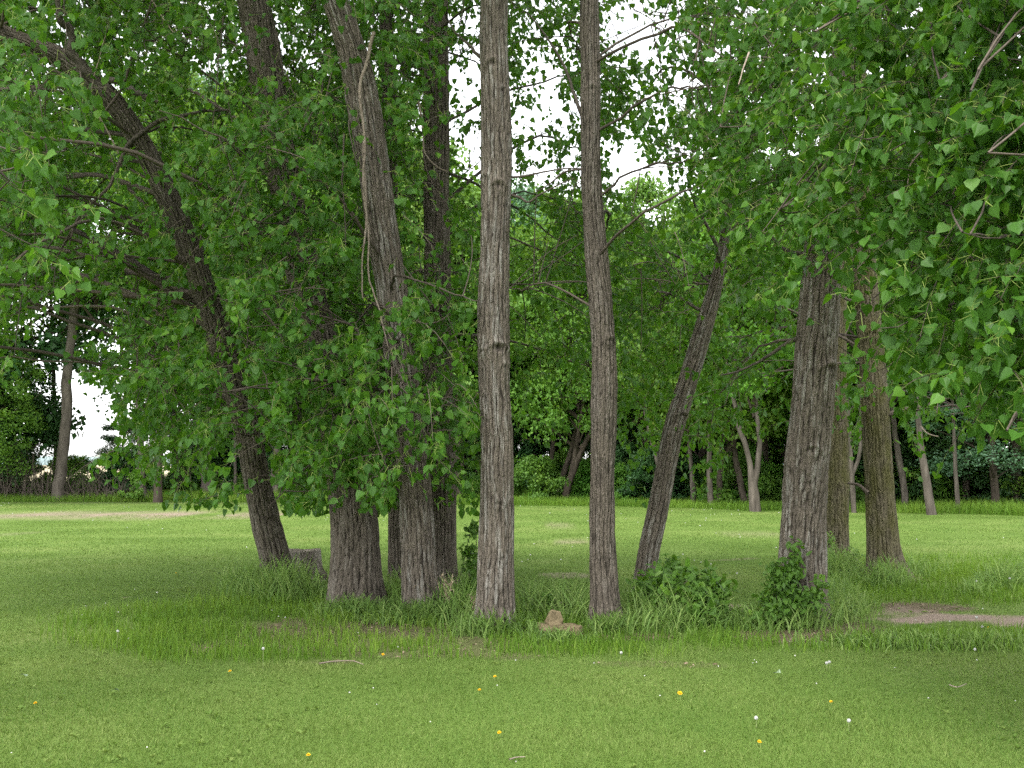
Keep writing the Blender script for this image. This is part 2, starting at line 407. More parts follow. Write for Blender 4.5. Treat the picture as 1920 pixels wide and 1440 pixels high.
def build_trunk_mesh(t, root, seed):
    pts = np.array(t['pts'], float)
    py = pts[:, 1]; D = trunk_depth(t, py)
    p3 = P(pts[:, 0], py, D)
    rad = pts[:, 2] / 2 * D / F
    p3[0, 2] = 0
    foot = p3[0] + (p3[0] - p3[1]) * .0 - np.array([0, 0, .2])
    path = [foot] + list(p3); r = [rad[0] * 1.08] + list(rad)
    d = nrm(p3[-1] - p3[-3]); d = nrm(d + np.array([0, 0, .25]))
    last = p3[-1]; top = t['z']; L = max((top - last[2]) / max(d[2], .25), 1.0)
    for k in range(1, 5):
        path.append(last + d * L * k / 4 + np.array([.12 * math.sin(k * 2 + seed), .12 * math.cos(k * 3 + seed), 0]))
        r.append(rad[-1] * (1 - .2 * k))
    path = np.array(path); r = np.array(r)
    n = 520
    ctl = np.column_stack([path, r]); sp = spline(ctl, n)
    cum = np.concatenate([[0], np.cumsum(np.linalg.norm(np.diff(sp[:, :3], axis=0), axis=1))])
    nn = int(cum[-1] / .022)
    s = np.linspace(0, cum[-1], nn)
    ax = np.stack([np.interp(s, cum, sp[:, i]) for i in range(3)], -1); rr = np.interp(s, cum, sp[:, 3])
    tt, a, b = frames(ax)
    NS = 120
    th = np.arange(NS) * 2 * math.pi / NS
    C, S = np.cos(th), np.sin(th)
    rmean = np.mean(rad)
    bk = np.stack([np.broadcast_to(C * rmean, (nn, NS)), np.broadcast_to(S * rmean, (nn, NS)), np.broadcast_to(s[:, None], (nn, NS))], -1)
    wob = fbm(bk * np.array([7, 7, 3.0]), 2, seed + 50)[..., None]
    q = bk * np.array([1, 1, .13]) + wob * np.array([.02, .02, 0.006])
    nz = vnoise(q * 30, seed); nz2 = vnoise(q * 58, seed + 9)
    Nr = max(8, round(2 * math.pi * rmean / .047))
    ph = th[None] * Nr / 2 + 2.6 * fbm(bk * np.array([5, 5, .9]), 2, seed + 70) + .9 * vnoise(bk * np.array([14, 14, 5.0]), seed + 33)
    ridge = np.clip(1 - np.exp(-np.abs(np.sin(ph)) * 3.0), 0, 1) * (1 - .75 * np.exp(-np.abs(nz * .75 + nz2 * .45) * 7))
    big = fbm(bk * np.array([4, 4, 1.2]), 2, seed + 20)
    disp = .023 * (ridge - .6) * np.clip(rmean / .17, .5, 1.15) + .02 * big * np.clip(rmean / .2, .4, 1.2)
    z = ax[:, 2]
    fl = np.exp(-np.clip(z, 0, 9) / .22)
    lob = .5 + .5 * np.cos(th[None] * 5 + seed) ; disp = disp + (fl[:, None] * (.08 + .20 * lob) * rmean * t.get('flare', 1))
    for (kpy, side, ks) in t.get('knots', []):
        ks *= 1.5
        Dk = trunk_depth(t, kpy); zc = P(960, kpy, Dk)[2]
        si = np.argmin(np.abs(z - zc)); s0 = s[si]
        # angle of the camera-facing side: find direction -y rotated by side
        fwd = np.array([side, -math.sqrt(max(1 - side * side, .01)), 0])
        t0 = math.atan2(fwd @ b[si], fwd @ a[si])
        dth = (th[None] - t0 + math.pi) % (2 * math.pi) - math.pi
        dx = dth * rmean; ds = s[:, None] - s0
        r2 = np.sqrt(dx ** 2 + ds ** 2) / ks
        brow = np.exp(-((ds - .55 * ks + (dx ** 2) / (2.2 * ks)) / (.22 * ks)) ** 2) * np.exp(-(dx / (1.6 * ks)) ** 2)
        disp = disp + .45 * ks * np.exp(-r2 ** 2) * .6 + .35 * ks * brow - .55 * ks * np.exp(-(r2 * 2.6) ** 2)
        ridge = ridge * (1 - .6 * np.exp(-(r2 * 2.8) ** 2)) * (1 - .5 * np.exp(-((ds - .2 * ks + (dx ** 2) / (2.2 * ks)) / (.12 * ks)) ** 2) * np.exp(-(dx / (1.6 * ks)) ** 2))
    R = rr[:, None] + disp
    v = ax[:, None] + R[..., None] * (C[None, :, None] * a[:, None] + S[None, :, None] * b[:, None])
    i = np.arange(nn - 1)[:, None] * NS; j = np.arange(NS)[None]; k = (j + 1) % NS
    f = np.stack([i + j, i + k, i + NS + k, i + NS + j], -1).reshape(-1, 4)
    mb = MB(); mb.add(v, f)
    t['axis'] = ax; t['rad'] = rr; t['height'] = z
    return child(mb, 'trunk', M[t['mat']], root, True, {'bark': bk.reshape(-1, 3), 'ridge': ridge.ravel()})

for n_, (key, t) in enumerate(TR.items()):
    b = G(t['pts'][0][0], t['pts'][0][1]); base = P(t['pts'][0][0], t['pts'][0][1], t['D'])
    t['root'] = empty('cottonwood_tree', (base[0], base[1], 0), t['label'], 'tree', FG_GROUP)
    build_trunk_mesh(t, t['root'], n_ + 1)

# two more whose trunks stand just outside the picture, their boughs hang into it
def side_tree(key, x, y, lean, label):
    t = dict(mat='bark_brown'); TR[key] = t
    t['root'] = empty('cottonwood_tree', (x, y, 0), label, 'tree', FG_GROUP)
    path = spline([(x, y, -.2), (x, y, 0), (x + lean * .3, y + .1, 3), (x + lean, y + .3, 8), (x + lean * 1.3, y, 14)], 260)
    rr = np.interp(path[:, 2], [-.2, 0, .4, 8, 14], [.34, .32, .26, .17, .05])
    v, f = tube(path, rr, 60)
    th = np.arange(60) * 2 * math.pi / 60
    bk = np.stack([np.broadcast_to(.25 * np.cos(th), (260, 60)), np.broadcast_to(.25 * np.sin(th), (260, 60)), np.broadcast_to(path[:, 2:3], (260, 60))], -1).reshape(-1, 3)
    rdg = np.clip(1 - np.exp(-np.abs(vnoise(bk * np.array([1, 1, .13]) * 30, 77)) * 4), 0, 1)
    c = np.repeat(path, 60, 0); v = c + (v - c) * (1 + .05 * rdg[:, None])
    mb = MB(); mb.add(v, f); child(mb, 'trunk', M['bark_brown'], t['root'], True, {'bark': bk, 'ridge': rdg})
    t['axis'] = path; t['rad'] = rr; t['height'] = path[:, 2]
side_tree('NR', 5.6, 8.2, -.8, 'cottonwood whose large bright leaves hang nearest over the right of the lawn')
side_tree('NL', -4.7, 6.0, .5, 'cottonwood whose large near leaves hang in the upper left corner')

# single branches that show in the photo: (tree, material, r0, r1, D0, D1, [(px, py)...])
BR = [
 ('T1', 'twig_dark', .035, .012, 12.4, 12.2, [(228,288),(255,258),(300,226),(345,216),(390,209),(437,206)]),
 ('T1', 'twig', .024, .008, 12.3, 12.0, [(232,285),(210,340),(190,365),(160,392),(140,425),(128,465)]),
 ('T1', 'twig', .012, .005, 12.3, 12.0, [(170,390),(145,420),(128,440),(105,490),(100,540)]),
 ('T1', 'twig_dark', .075, .03, 12.2, 11.8, [(195,180),(165,140),(130,85),(112,30),(100,-40)]),
 ('T1', 'twig_dark', .045, .03, 12.3, 11.9, [(165,150),(210,152),(250,170),(298,192)]),
 ('T1', 'twig', .018, .009, 12.0, 11.6, [(198,208),(232,160),(246,105),(265,60),(290,-10)]),
 ('T1', 'twig_pale', .009, .006, 11.9, 11.6, [(222,288),(195,235),(172,190),(176,150),(192,90),(205,40)]),
 ('T1', 'twig', .008, .004, 11.8, 11.5, [(118,-10),(124,60),(123,110),(138,160)]),
 ('T2', 'twig_pale', .008, .004, 11.4, 11.2, [(282,-5),(310,40),(340,70),(390,74)]),
 ('T2', 'twig', .010, .004, 11.6, 11.4, [(420,30),(412,80),(408,140),(402,200),(398,250)]),
 ('T2', 'twig', .009, .004, 11.6, 11.4, [(520,60),(525,110),(545,160),(555,180)]),
 ('T3', 'twig_pale', .020, .007, 10.9, 10.7, [(702,60),(690,110),(678,150),(677,200),(684,260),(682,340),(686,420),(679,500),(680,560)]),
 ('T3', 'twig_pale', .013, .005, 10.9, 10.7, [(682,250),(683,330),(690,430),(692,520),(712,580),(722,630),(728,655)]),
 ('T3', 'twig', .010, .004, 10.8, 10.6, [(640,10),(660,180),(655,240),(672,320),(682,360)]),
 ('T3', 'twig', .010, .004, 10.7, 10.7, [(688,270),(710,380),(718,420),(745,480),(790,545),(812,572)]),
 ('T3', 'twig', .008, .003, 10.8, 10.6, [(560,260),(600,190),(650,160),(678,190)]),
 ('T3', 'twig', .009, .004, 10.8, 10.6, [(645,250),(642,340),(646,400),(648,470)]),
 ('T4', 'twig_pale', .012, .005, 11.9, 11.7, [(786,190),(792,240),(796,285),(820,312),(840,322)]),
 ('T4', 'twig', .009, .004, 11.9, 11.7, [(793,280),(800,320),(812,345),(817,365)]),
 ('T4', 'twig', .016, .008, 13.4, 12.8, [(905,650),(888,635),(880,620)]),
 ('T5', 'twig', .022, .007, 10.7, 11.3, [(905,112),(885,92),(862,70),(840,40)]),
 ('T5', 'twig', .014, .006, 10.6, 10.5, [(946,362),(975,370),(992,378),(1012,365),(1050,345),(1075,335)]),
 ('T5', 'twig', .013, .006, 10.6, 10.7, [(955,333),(985,330),(1020,322),(1060,316),(1092,316)]),
 ('T6', 'twig_dark', .022, .008, 10.9, 11.2, [(1098,235),(1083,200),(1072,160),(1050,110),(1020,65),(985,20)]),
 ('T6', 'twig', .012, .005, 10.9, 10.8, [(1095,318),(1060,322),(1030,345),(1005,360)]),
 ('T7', 'twig', .016, .006, 13.4, 13.0, [(1345,530),(1370,500),(1400,480),(1440,470)]),
 ('T7', 'twig_dark', .03, .010, 12.95, 12.6, [(1352,495),(1338,450),(1312,400),(1290,350)]),
 ('T7', 'twig', .022, .008, 12.95, 12.9, [(1360,455),(1382,420),(1412,392)]),
 ('T8', 'twig_dark', .024, .007, 11.4, 11.8, [(1495,635),(1470,648),(1440,668),(1410,685),(1370,700),(1340,705)]),
 ('T8', 'twig_dark', .03, .012, 11.4, 12.2, [(1530,480),(1480,470),(1440,440),(1400,430)]),
 ('T10', 'twig', .03, .015, 15.1, 15.3, [(1628,925),(1615,910),(1590,905)]),
 ('T10', 'twig_dark', .028, .015, 15.1, 15.2, [(1612,562),(1595,562),(1578,558)]),
 ('NR', 'twig_pale', .007, .003, 7.4, 7.0, [(1615,318),(1590,342),(1555,355),(1515,388)]),
 ('NR', 'twig_pale', .007, .003, 6.6, 6.4, [(1745,265),(1722,290),(1706,312),(1702,345)]),
 ('NR', 'twig_pale', .008, .004, 6.2, 6.0, [(1820,480),(1850,515),(1872,555),(1905,582)]),
 ('NR', 'twig_pale', .006, .003, 6.4, 6.2, [(1405,98),(1395,125),(1385,158)]),
 ('NR', 'twig_pale', .006, .003, 6.6, 6.4, [(1765,725),(1760,745),(1757,775)]),
 ('NR', 'twig_pale', .006, .003, 6.6, 6.4, [(1728,800),(1740,812),(1760,818)]),
]
TWIG = np.full((288, 384), 99.0)                 # depth of the bare twigs over the photo, in 5 px cells
for _k, _m, _r0, _r1, _D0, _D1, _px in BR:
    _q = spline(np.array(_px, float), 240); _d = np.linspace(_D0, _D1, 240)
    for _ox in (-1, 0, 1):
        _c = np.clip((_q[:, 0] / 5 + _ox).astype(int), 0, 383); _r = np.clip((_q[:, 1] / 5).astype(int), 0, 287)
        TWIG[_r, _c] = _d

# ------------------------------------------------------------------ foliage density, 80 px cells of the photo (foreground grove only)
GRID = """
988998888987466467899999
888999789996257568999999
888766888884257788999999
887766886851564788899999
875577887861664367789999
864577887861554566788999
743677887761555566635899
523787898871444563324899
214887899971434555334578
114777899982232444234335
003664799981112233012210
000022588870001110000000
""".split()
GRIDA = np.array([[int(c) for c in r] for r in GRID], float)
# openings where sky or the far trees show: (cx, cy, rx, ry, how much is removed)
GAPS = [(872,170,36,95,.68),(1008,100,30,55,.5),(1012,175,28,34,.5),(985,230,22,40,.25),(1180,45,52,60,.85),(1178,320,34,60,.9),(1215,350,50,48,.9),
        (540,30,30,36,.35),(590,85,26,40,.3),(395,165,50,60,.5),(330,110,60,40,.3),(330,215,60,36,.4),(1000,420,40,50,.35),(1450,280,38,34,.6),(1380,40,25,25,.5),(250,290,50,55,.5),(215,400,60,60,.4),
        (190,600,40,60,.7),(165,780,50,78,1),(100,700,60,120,.9),(50,860,80,120,.9),(460,860,40,40,.5),(1030,830,70,110,.6),(1225,200,20,30,.5),(1300,150,26,22,.5),(1000,340,40,40,.4),(880,330,30,50,.5)]

def dens(px, py):
    gx = np.clip(px / 80 - .5, 0, 22.999); gy = np.clip(py / 80 - .5, 0, 10.999)
    i, j = gx.astype(int), gy.astype(int); fx, fy = gx - i, gy - j
    d = (GRIDA[j, i] * (1 - fx) + GRIDA[j, i + 1] * fx) * (1 - fy) + (GRIDA[j + 1, i] * (1 - fx) + GRIDA[j + 1, i + 1] * fx) * fy
    d = np.where(py > 945, d * np.clip(1 - (py - 945) / 22, 0, 1), d)
    k = np.ones_like(d)
    wob = noise2(px, py, .018, 33, 2) * .3
    for cx, cy, rx, ry, a in GAPS:
        r = np.sqrt(((px - cx) / rx) ** 2 + ((py - cy) / ry) ** 2) + wob
        k *= 1 - a * np.clip((1.15 - r) / .35, 0, 1)
    return d, k

def trunk_keep(px, py, D):
    """chance that a leaf here stays: bare stretches of trunk have no leaves before them"""
    keep = np.ones_like(px)
    for key in KEEPORDER:
        t = TR[key]; pts = np.array(t['pts'], float)[::-1]
        c = np.interp(py, pts[:, 1], pts[:, 0]); hw = np.interp(py, pts[:, 1], pts[:, 2]) / 2 + 5 + 30 / np.maximum(D, 3)
        k = np.interp(py, [a for a, _ in t['keep']], [b for _, b in t['keep']])
        inside = (np.abs(px - c) < hw) & (D < trunk_depth(t, py) + .25) & (py <= pts[-1, 1])
        keep = np.where(inside, np.minimum(keep, k), keep)
    tc = np.clip((px / 5).astype(int), 0, 383); tr = np.clip((py / 5).astype(int), 0, 287)
    on = (TWIG[tr, tc] < 90) & (D < TWIG[tr, tc] + .05) & (px > -5) & (px < 1925) & (py > -5)
    return np.where(on, np.minimum(keep, .2), keep)

# sprays: where twigs with leaves hang
NS0 = 9500
cells = np.maximum(GRIDA, 0)
ext_px = rng.uniform(-330, 2250, NS0 * 3); ext_py = rng.uniform(-170, 985, NS0 * 3)
dd, kk = dens(ext_px, ext_py)
sel = rng.uniform(0, 1, len(dd)) < (dd / 9) ** 1.7 * np.clip(kk + .1, 0, 1)
spx, spy = ext_px[sel], ext_py[sel]
u = rng.uniform(0, 1, len(spx))
Dl = 10.2 + 6.3 * u
front = (rng.uniform(0, 1, len(u)) < .75) & (spx < 905) & (((spx > 540) & (spy > 560)) | ((spx > 420) & (spx < 650) & (spy > 180)))
Dl = np.where(front, 9.7 + 3.4 * u, Dl)                                             # left curtain
Dm = 11.2 + 6.3 * u                                           # middle
Dr = np.interp(spx, [1180, 1450, 1650, 1920, 2250], [9.8, 8.4, 6.4, 5.6, 5.2]) + np.interp(spx, [1180, 1600, 1920], [5.5, 5.0, 4.2]) * u ** 1.6
SD = np.where(spx < 900, Dl, Dm)
rightmix = np.clip((spx - 1150 + rng.normal(0, 60, len(spx))) / 130, 0, 1) > .5
upper = spy < np.interp(spx, [1150, 1400, 1560, 1700, 1920], [420, 470, 520, 720, 760]) + rng.normal(0, 30, len(spx))
SD = np.where(rightmix & upper, Dr, SD)
lowright = (spx > 1600) & ~upper; SD = np.where(lowright, rng.uniform(12, 17, len(spx)), SD)
nl = (rng.uniform(0, 1, len(spx)) < np.clip((110 - spx) / 110, 0, .35) * np.clip((620 - spy) / 250, 0, 1)); SD = np.where(nl, rng.uniform(6, 9, len(spx)), SD)
keepD = rng.uniform(0, 1, len(spx)) < np.clip((SD / 16.5) ** 2, np.where(spx > 1300, .30, .13), 1)
spx, spy, SD = spx[keepD], spy[keepD], SD[keepD]
SP = P(spx, spy, SD)
okz = SP[:, 2] > .35
spx, spy, SD, SP = spx[okz], spy[okz], SD[okz], SP[okz]
nS = len(SP)

# which tree carries each spray
owners = ['T1', 'T2', 'T3', 'T4', 'T5', 'T6', 'T7', 'T8', 'T10', 'NR', 'NL']
cost = np.zeros((nS, len(owners)))
for i, k in enumerate(owners):
    t = TR[k]; ax = t['axis']; h = t['height']
    ii = np.clip(np.searchsorted(h, SP[:, 2]), 0, len(ax) - 1)
    cost[:, i] = np.hypot(SP[:, 0] - ax[ii, 0], (SP[:, 1] - ax[ii, 1]) * .8) + rng.normal(0, .35, nS)
    if k == 'T5': cost[:, i] += np.where(spy < 330, .8, 50)
    if k == 'T7': cost[:, i] += np.where(spy < 700, .5, 3)
    if k == 'NR': cost[:, i] += np.where((SD < 10) & (spx > 1400), -2, 60)
    if k == 'NL': cost[:, i] += np.where(SD < 8, -3, 60)
own = cost.argmin(1)

LEAFN = 17
total_leaves = 0
for oi, key in enumerate(owners):
    t = TR[key]; root = t['root']; idx = np.where(own == oi)[0]
    ax, h = t['axis'], t['height']
    mb = MB()
    if len(idx):
        p0 = SP[idx]; S = len(idx)
        ii = np.clip(np.searchsorted(h, p0[:, 2] - .2), 0, len(ax) - 1)
        out = p0 - ax[ii]; out[:, 2] = 0; out = nrm(out + rng.normal(0, .5, (S, 3)) * np.array([1, 1, 0]))
        d0 = nrm(out * 1.0 + rdir(S) * .55 + np.array([0, 0, -.15]))
        L = rng.uniform(.3, .75, S) * np.where(SD[idx] < 9, .8, 1)
        # twig
        tt = np.linspace(0, 1, 5)
        droop = rng.uniform(.15, .6, S)
        tw = p0[:, None] + (d0 * L[:, None])[:, None] * tt[None, :, None] - (droop * L)[:, None, None] * (tt ** 2)[None, :, None] * np.array([0, 0, 1.0])
        tpx, tpy = PX(tw[:, 2]); vis = rng.uniform(0, 1, S) < trunk_keep(tpx, tpy, tw[:, 2, 1]) * .75
        vis &= (PX(tw[:, -1])[1] < np.where(tpx > 905, 900, 952))
        v, f = multi_tube(tw[vis], np.full(vis.sum(), .0042), np.full(vis.sum(), .0018)); mb.add(v, f, 1, rng.uniform(0, 1, len(f)))
        # leaves on petioles
        s = rng.beta(1.6, 1.0, (S, LEAFN)); near = SD[idx] < 9.5
        bp = p0[:, None] + (d0 * L[:, None])[:, None] * s[..., None] - (droop * L)[:, None, None] * (s ** 2)[..., None] * np.array([0, 0, 1.0])
        pd = nrm(rng.normal(0, 1, (S, LEAFN, 3)) + d0[:, None] * .5 + np.array([0, 0, -.25]))
        pl = rng.uniform(.035, .085, (S, LEAFN))
        pend = bp + pd * pl[..., None] - np.array([0, 0, .012])
        bp = bp.reshape(-1, 3); pend = pend.reshape(-1, 3); pdf = pd.reshape(-1, 3)
        N = len(bp); nr = np.repeat(near, LEAFN)
        lx, ly = PX(pend + np.array([0, 0, -.03])); d_, k_ = dens(lx, ly)
        keep = (rng.uniform(0, 1, N) < np.clip(k_, 0, 1) * np.clip(d_ * .55, 0, 1)) & (rng.uniform(0, 1, N) < trunk_keep(lx, ly, pend[:, 1])) & (pend[:, 2] > .25)
        bp, pend, pdf, nr = bp[keep], pend[keep], pdf[keep], nr[keep]; N = len(bp)
        tip = nrm(pdf * .45 + np.array([0, 0, -.75]) + rng.normal(0, .35, (N, 3)))
        upv = nrm(rng.normal(0, .75, (N, 3)) + np.array([0, -.25, .75]))
        size = rng.uniform(.045, .10, N) * np.where(nr, .88, 1.0)
        clump = noise2(pend[:, 0] + pend[:, 1] * .5, pend[:, 2], 1.7, 3)
        tint = np.clip(.45 + .22 * clump + rng.normal(0, .17, N) + (rng.uniform(0, 1, N) < .05) * .4, 0, 1)
        for m_, kind in ((nr, 'heart'), (~nr, 'simple')):
            if m_.any():
                v, f, c = leaves(pend[m_], tip[m_], upv[m_], size[m_], kind); mb.add(v, f, 0, np.repeat(tint[m_], c))
        # petioles
        sd_ = nrm(np.cross(pdf, np.array([0, 1.0, .2]))) * .0016
        pv = np.stack([bp - sd_, bp + sd_, pend + sd_ * .8, pend - sd_ * .8], 1).reshape(-1, 3)
        mb.add(pv, (np.arange(N) * 4)[:, None] + np.arange(4)[None], 2, rng.uniform(0, 1, N))
        total_leaves += N
        # boughs and side branches
        K = max(2, S // 26)
        seeds = p0[rng.choice(S, K, replace=False)]
        near_i = ((p0[:, None] - seeds[None]) ** 2).sum(-1).argmin(1)
        for c in range(K):
            mem = p0[near_i == c]
            if len(mem) < 4: continue
            cen = mem.mean(0)
            ai0 = None
            hd = np.hypot(*(cen - ax[np.clip(np.searchsorted(h, cen[2]), 0, len(ax) - 1)])[:2])
            za = np.clip(cen[2] + rng.uniform(-.5, .3) * hd + (.4 * hd if key in ('NR', 'NL') else 0), 2.2, h[-1] * .85)
            a0 = ax[np.clip(np.searchsorted(h, za), 0, len(ax) - 1)]
            mid = (a0 + cen) / 2 + np.array([rng.normal(0, .12), rng.normal(0, .12), .18 * hd * rng.uniform(.2, 1)])
            lp = spline([a0, mid, cen, cen + (cen - mid) * .5], 16) + rng.normal(0, .012, (16, 3))
            bx, by = PX(lp)
            kk = trunk_keep(bx, by, lp[:, 1])
            hid = (kk < .12).sum()
            dl = dens(bx, by)[0]; inside = (bx > 0) & (bx < 1920) & (by > 0)
            bare_ = np.where(inside & (dl < 1.2) & (np.arange(16) > 8))[0]; ncut = bare_[0] if len(bare_) else 16
            bm_ = MB()
            if hid <= 2:
                v, f = tube(lp[:ncut], (np.linspace(.010 + .0045 * hd, .004, 16) * (.6 if key in ('NR', 'NL') else 1))[:ncut], 6); bm_.add(v, f, 0, rng.uniform(0, 1))
            q = lp[rng.integers(5, 16, len(mem))]; dq = np.linalg.norm(q - mem, axis=1)
            md = (q + mem) / 2 + rng.normal(0, .07, (len(mem), 3)) + np.array([0, 0, .05])
            tq = np.linspace(0, 1, 6)[None, :, None]
            br = q[:, None] * (1 - tq) ** 2 + 2 * md[:, None] * tq * (1 - tq) + mem[:, None] * tq ** 2
            bx, by = PX(br); lowd = (np.where((bx > 0) & (bx < 1920) & (by > 0), dens(bx, by)[0], 9).min(1) > 1.2); kb = trunk_keep(bx, by, br[..., 1]).min(1) > rng.uniform(.1, .9, len(mem)); kb &= lowd & (dq < 1.3) & (rng.uniform(0, 1, len(mem)) < (.3 if key in ('NR', 'NL', 'T8') else .55))
            if kb.any():
                v, f = multi_tube(br[kb], np.full(kb.sum(), .0065), np.full(kb.sum(), .004), 4); bm_.add(v, f, 0, np.repeat(rng.uniform(0, 1, kb.sum()), len(f) // kb.sum()))
            if bm_.n: child(bm_, 'branch', M['twig'], root, True)
    # the upper crown, above the picture: it shades the grove
    NC = 3300 if key in ('T1', 'T2', 'T3', 'T4', 'NL') else (250 if key == 'NR' else 800)
    top = ax[-1]; m0 = ax[np.searchsorted(h, min(6.5, h[-1] - .1))] if h[-1] > 6.5 else ax[-1]
    if key == 'T7': m0 = np.array([1.6, 12.2, 6.0]); top = np.array([1.9, 12, 11.0])
    zt = rng.uniform(6, 15.5, NC); f_ = np.clip((zt - m0[2]) / max(top[2] - m0[2], 1), 0, 1)[:, None]
    c = m0 * (1 - f_) + top * f_; rr = 3.4 * np.sqrt(np.clip(1 - ((zt - 9.5) / 7) ** 2, .05, 1)) * np.sqrt(rng.uniform(.02, 1, NC))
    a = rng.uniform(0, 2 * math.pi, NC)
    pc = np.stack([c[:, 0] + rr * np.cos(a), c[:, 1] - .6 + rr * np.sin(a) * .9, zt], -1)
    pc += nrm(rng.normal(0, 1, (NC, 3))) * .3
    lump = fbm(pc * .9, 2, 71) > -.25
    cx, cyy = PX(pc); ok = lump & ((cyy < -45) | (pc[:, 1] < .5)); pc = pc[ok]; N = len(pc)
    v, f, cnt = leaves(pc, nrm(rng.normal(0, .6, (N, 3)) + np.array([0, 0, -.5])), nrm(rng.normal(0, .6, (N, 3)) + np.array([0, 0, .8])), rng.uniform(.13, .22, N), 'simple')
    mb.add(v, f, 0, np.repeat(rng.uniform(.1, .8, N), cnt))
    child(mb, 'crown', [M['leaf'], M['twig'], M['petiole']], root)
print('leaves', total_leaves, 'sprays', nS)

for key, mt, r0, r1, D0, D1, px in BR:
    px = np.array(px, float); D = np.linspace(D0, D1, len(px))
    c = spline(P(px[:, 0], px[:, 1], D), 30); c += fbm(c * 7, 2, len(px)) [:, None] * r0 * .6
    mb = MB(); v, f = tube(c, np.linspace(r0, r1, 30), 8); mb.add(v, f)
    child(mb, 'branch', M[mt], TR[key]['root'], True)

# ------------------------------------------------------------------ ground
def geo_lines(a, b, step, lo, hi, g=1.25):
    mid = list(np.arange(a, b + 1e-6, step)); s = step; x = a; left = []
    while x > lo: s *= g; x -= s; left.append(x)
    s = step; x = b; right = []
    while x < hi: s *= g; x += s; right.append(x)
    return np.array(left[::-1] + mid + right)
gx = geo_lines(-9, 9, .09, -4000, 4000); gy = geo_lines(4, 19, .09, -3000, 5000)
X, Y = np.meshgrid(gx, gy)
# bare patches, in photo pixels on the ground: (cx, cy, rx, ry, amount, kind 0 soil / 1 path)
BARE = [(620,1205,240,26,.5,0),(880,1218,120,14,.5,0),(700,1182,240,20,.75,0),(560,1190,200,30,.4,0),(820,1230,200,12,.5,0),(1010,1195,160,14,.6,0),(1170,1190,110,12,.8,0),(1500,1185,120,14,.9,0),(1560,1175,90,16,.8,0),(640,1242,60,6,.6,0),
        (1250,1248,120,6,.35,0),(1690,1085,45,8,.8,0),(1655,1085,35,7,.5,0),(760,1165,160,22,.6,0),
        (1730,1140,95,8,.9,0),(1690,1150,70,10,.6,1),(1800,1158,150,9,1.0,1),(1950,1166,160,11,1.0,1),(1385,1136,28,6,.9,1),
        (150,964,340,4,1,1),(20,1000,60,2,.5,1),(390,998,40,1.5,.5,1),(1055,985,35,2,.4,1),(1010,1014,40,2,.5,1),(1075,1017,32,3,.5,1),(1075,1078,45,5,.5,1),(1420,1003,60,2,.3,1),(236,1119,9,2,.7,1),(1380,1048,60,2,.35,1)]
def bare(x, y):
    px, py = PX(np.stack([x, y, 0 * x], -1))
    soil = np.zeros_like(x); path = np.zeros_like(x)
    wob = noise2(x, y, 2.2, 11, 3) * .45
    for cx, cy_, rx, ry, a, kd in BARE:
        r = np.sqrt(((px - cx) / rx) ** 2 + ((py - cy_) / ry) ** 2) + wob
        m = a * np.clip((1.15 - r) / .45, 0, 1); m = np.where(np.asarray(y) > 1, m, 0)
        if kd: path = np.maximum(path, m)
        else: soil = np.maximum(soil, m)
    return soil, path
soil, path_ = bare(X, Y)
Z = terr(X, Y) * (np.abs(X) < 60) * (np.abs(Y) < 120)
gv = np.stack([X, Y, Z], -1).reshape(-1, 3); nx = len(gx); ny = len(gy)
i = np.arange(ny - 1)[:, None] * nx; j = np.arange(nx - 1)[None]
gf = np.stack([i + j, i + j + 1, i + nx + j + 1, i + nx + j], -1).reshape(-1, 4)
k = NT('ground')
geo = k.N('ShaderNodeNewGeometry').outputs['Position']
so_, pa_ = k.attr('soil').outputs['Fac'], k.attr('path').outputs['Fac']
n1 = k.noise(geo, .35, 4); n2 = k.noise(geo, 35, 4, .7); n3 = k.noise(geo, 3, 4)
gr = k.ramp(k.math('ADD', k.math('MULTIPLY', n1, .6), k.math('MULTIPLY', n2, .4)), [(.35, (.07, .118, .02, 1)), (.5, (.108, .17, .035, 1)), (.66, (.17, .215, .062, 1))])
sc_ = k.ramp(n2, [(.3, (.06, .043, .030, 1)), (.7, (.20, .15, .105, 1))])
pc_ = k.ramp(n2, [(.3, (.17, .125, .095, 1)), (.7, (.33, .26, .205, 1))])
col = k.mix(so_, gr, sc_); col = k.mix(pa_, col, pc_)
sep = k.N('ShaderNodeSeparateXYZ'); k.set(sep.inputs[0], geo)
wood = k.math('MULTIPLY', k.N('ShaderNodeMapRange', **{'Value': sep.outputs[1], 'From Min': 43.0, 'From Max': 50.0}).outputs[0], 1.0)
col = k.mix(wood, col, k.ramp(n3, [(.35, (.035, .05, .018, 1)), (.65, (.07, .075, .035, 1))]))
fld = k.N('ShaderNodeMapRange', **{'Value': sep.outputs[1], 'From Min': 85.0, 'From Max': 110.0}).outputs[0]
col = k.mix(fld, col, (.42, .36, .24, 1))
bp = k.N('ShaderNodeBump'); bp.inputs['Strength'].default_value = .6; bp.inputs['Distance'].default_value = .03; k.set(bp.inputs['Height'], n2)
pb = k.N('ShaderNodeBsdfPrincipled'); k.set(pb.inputs['Base Color'], col); pb.inputs['Roughness'].default_value = .95; pb.inputs['Specular IOR Level'].default_value = .1
k.set(pb.inputs['Normal'], bp.outputs[0]); k.t.links.new(pb.outputs[0], k.out.inputs[0])
mb = MB(); mb.add(gv, gf)
tag(mb.build('ground', k.m, None, True, {'soil': soil.ravel(), 'path': path_.ravel()}), None, None, None, 'structure')

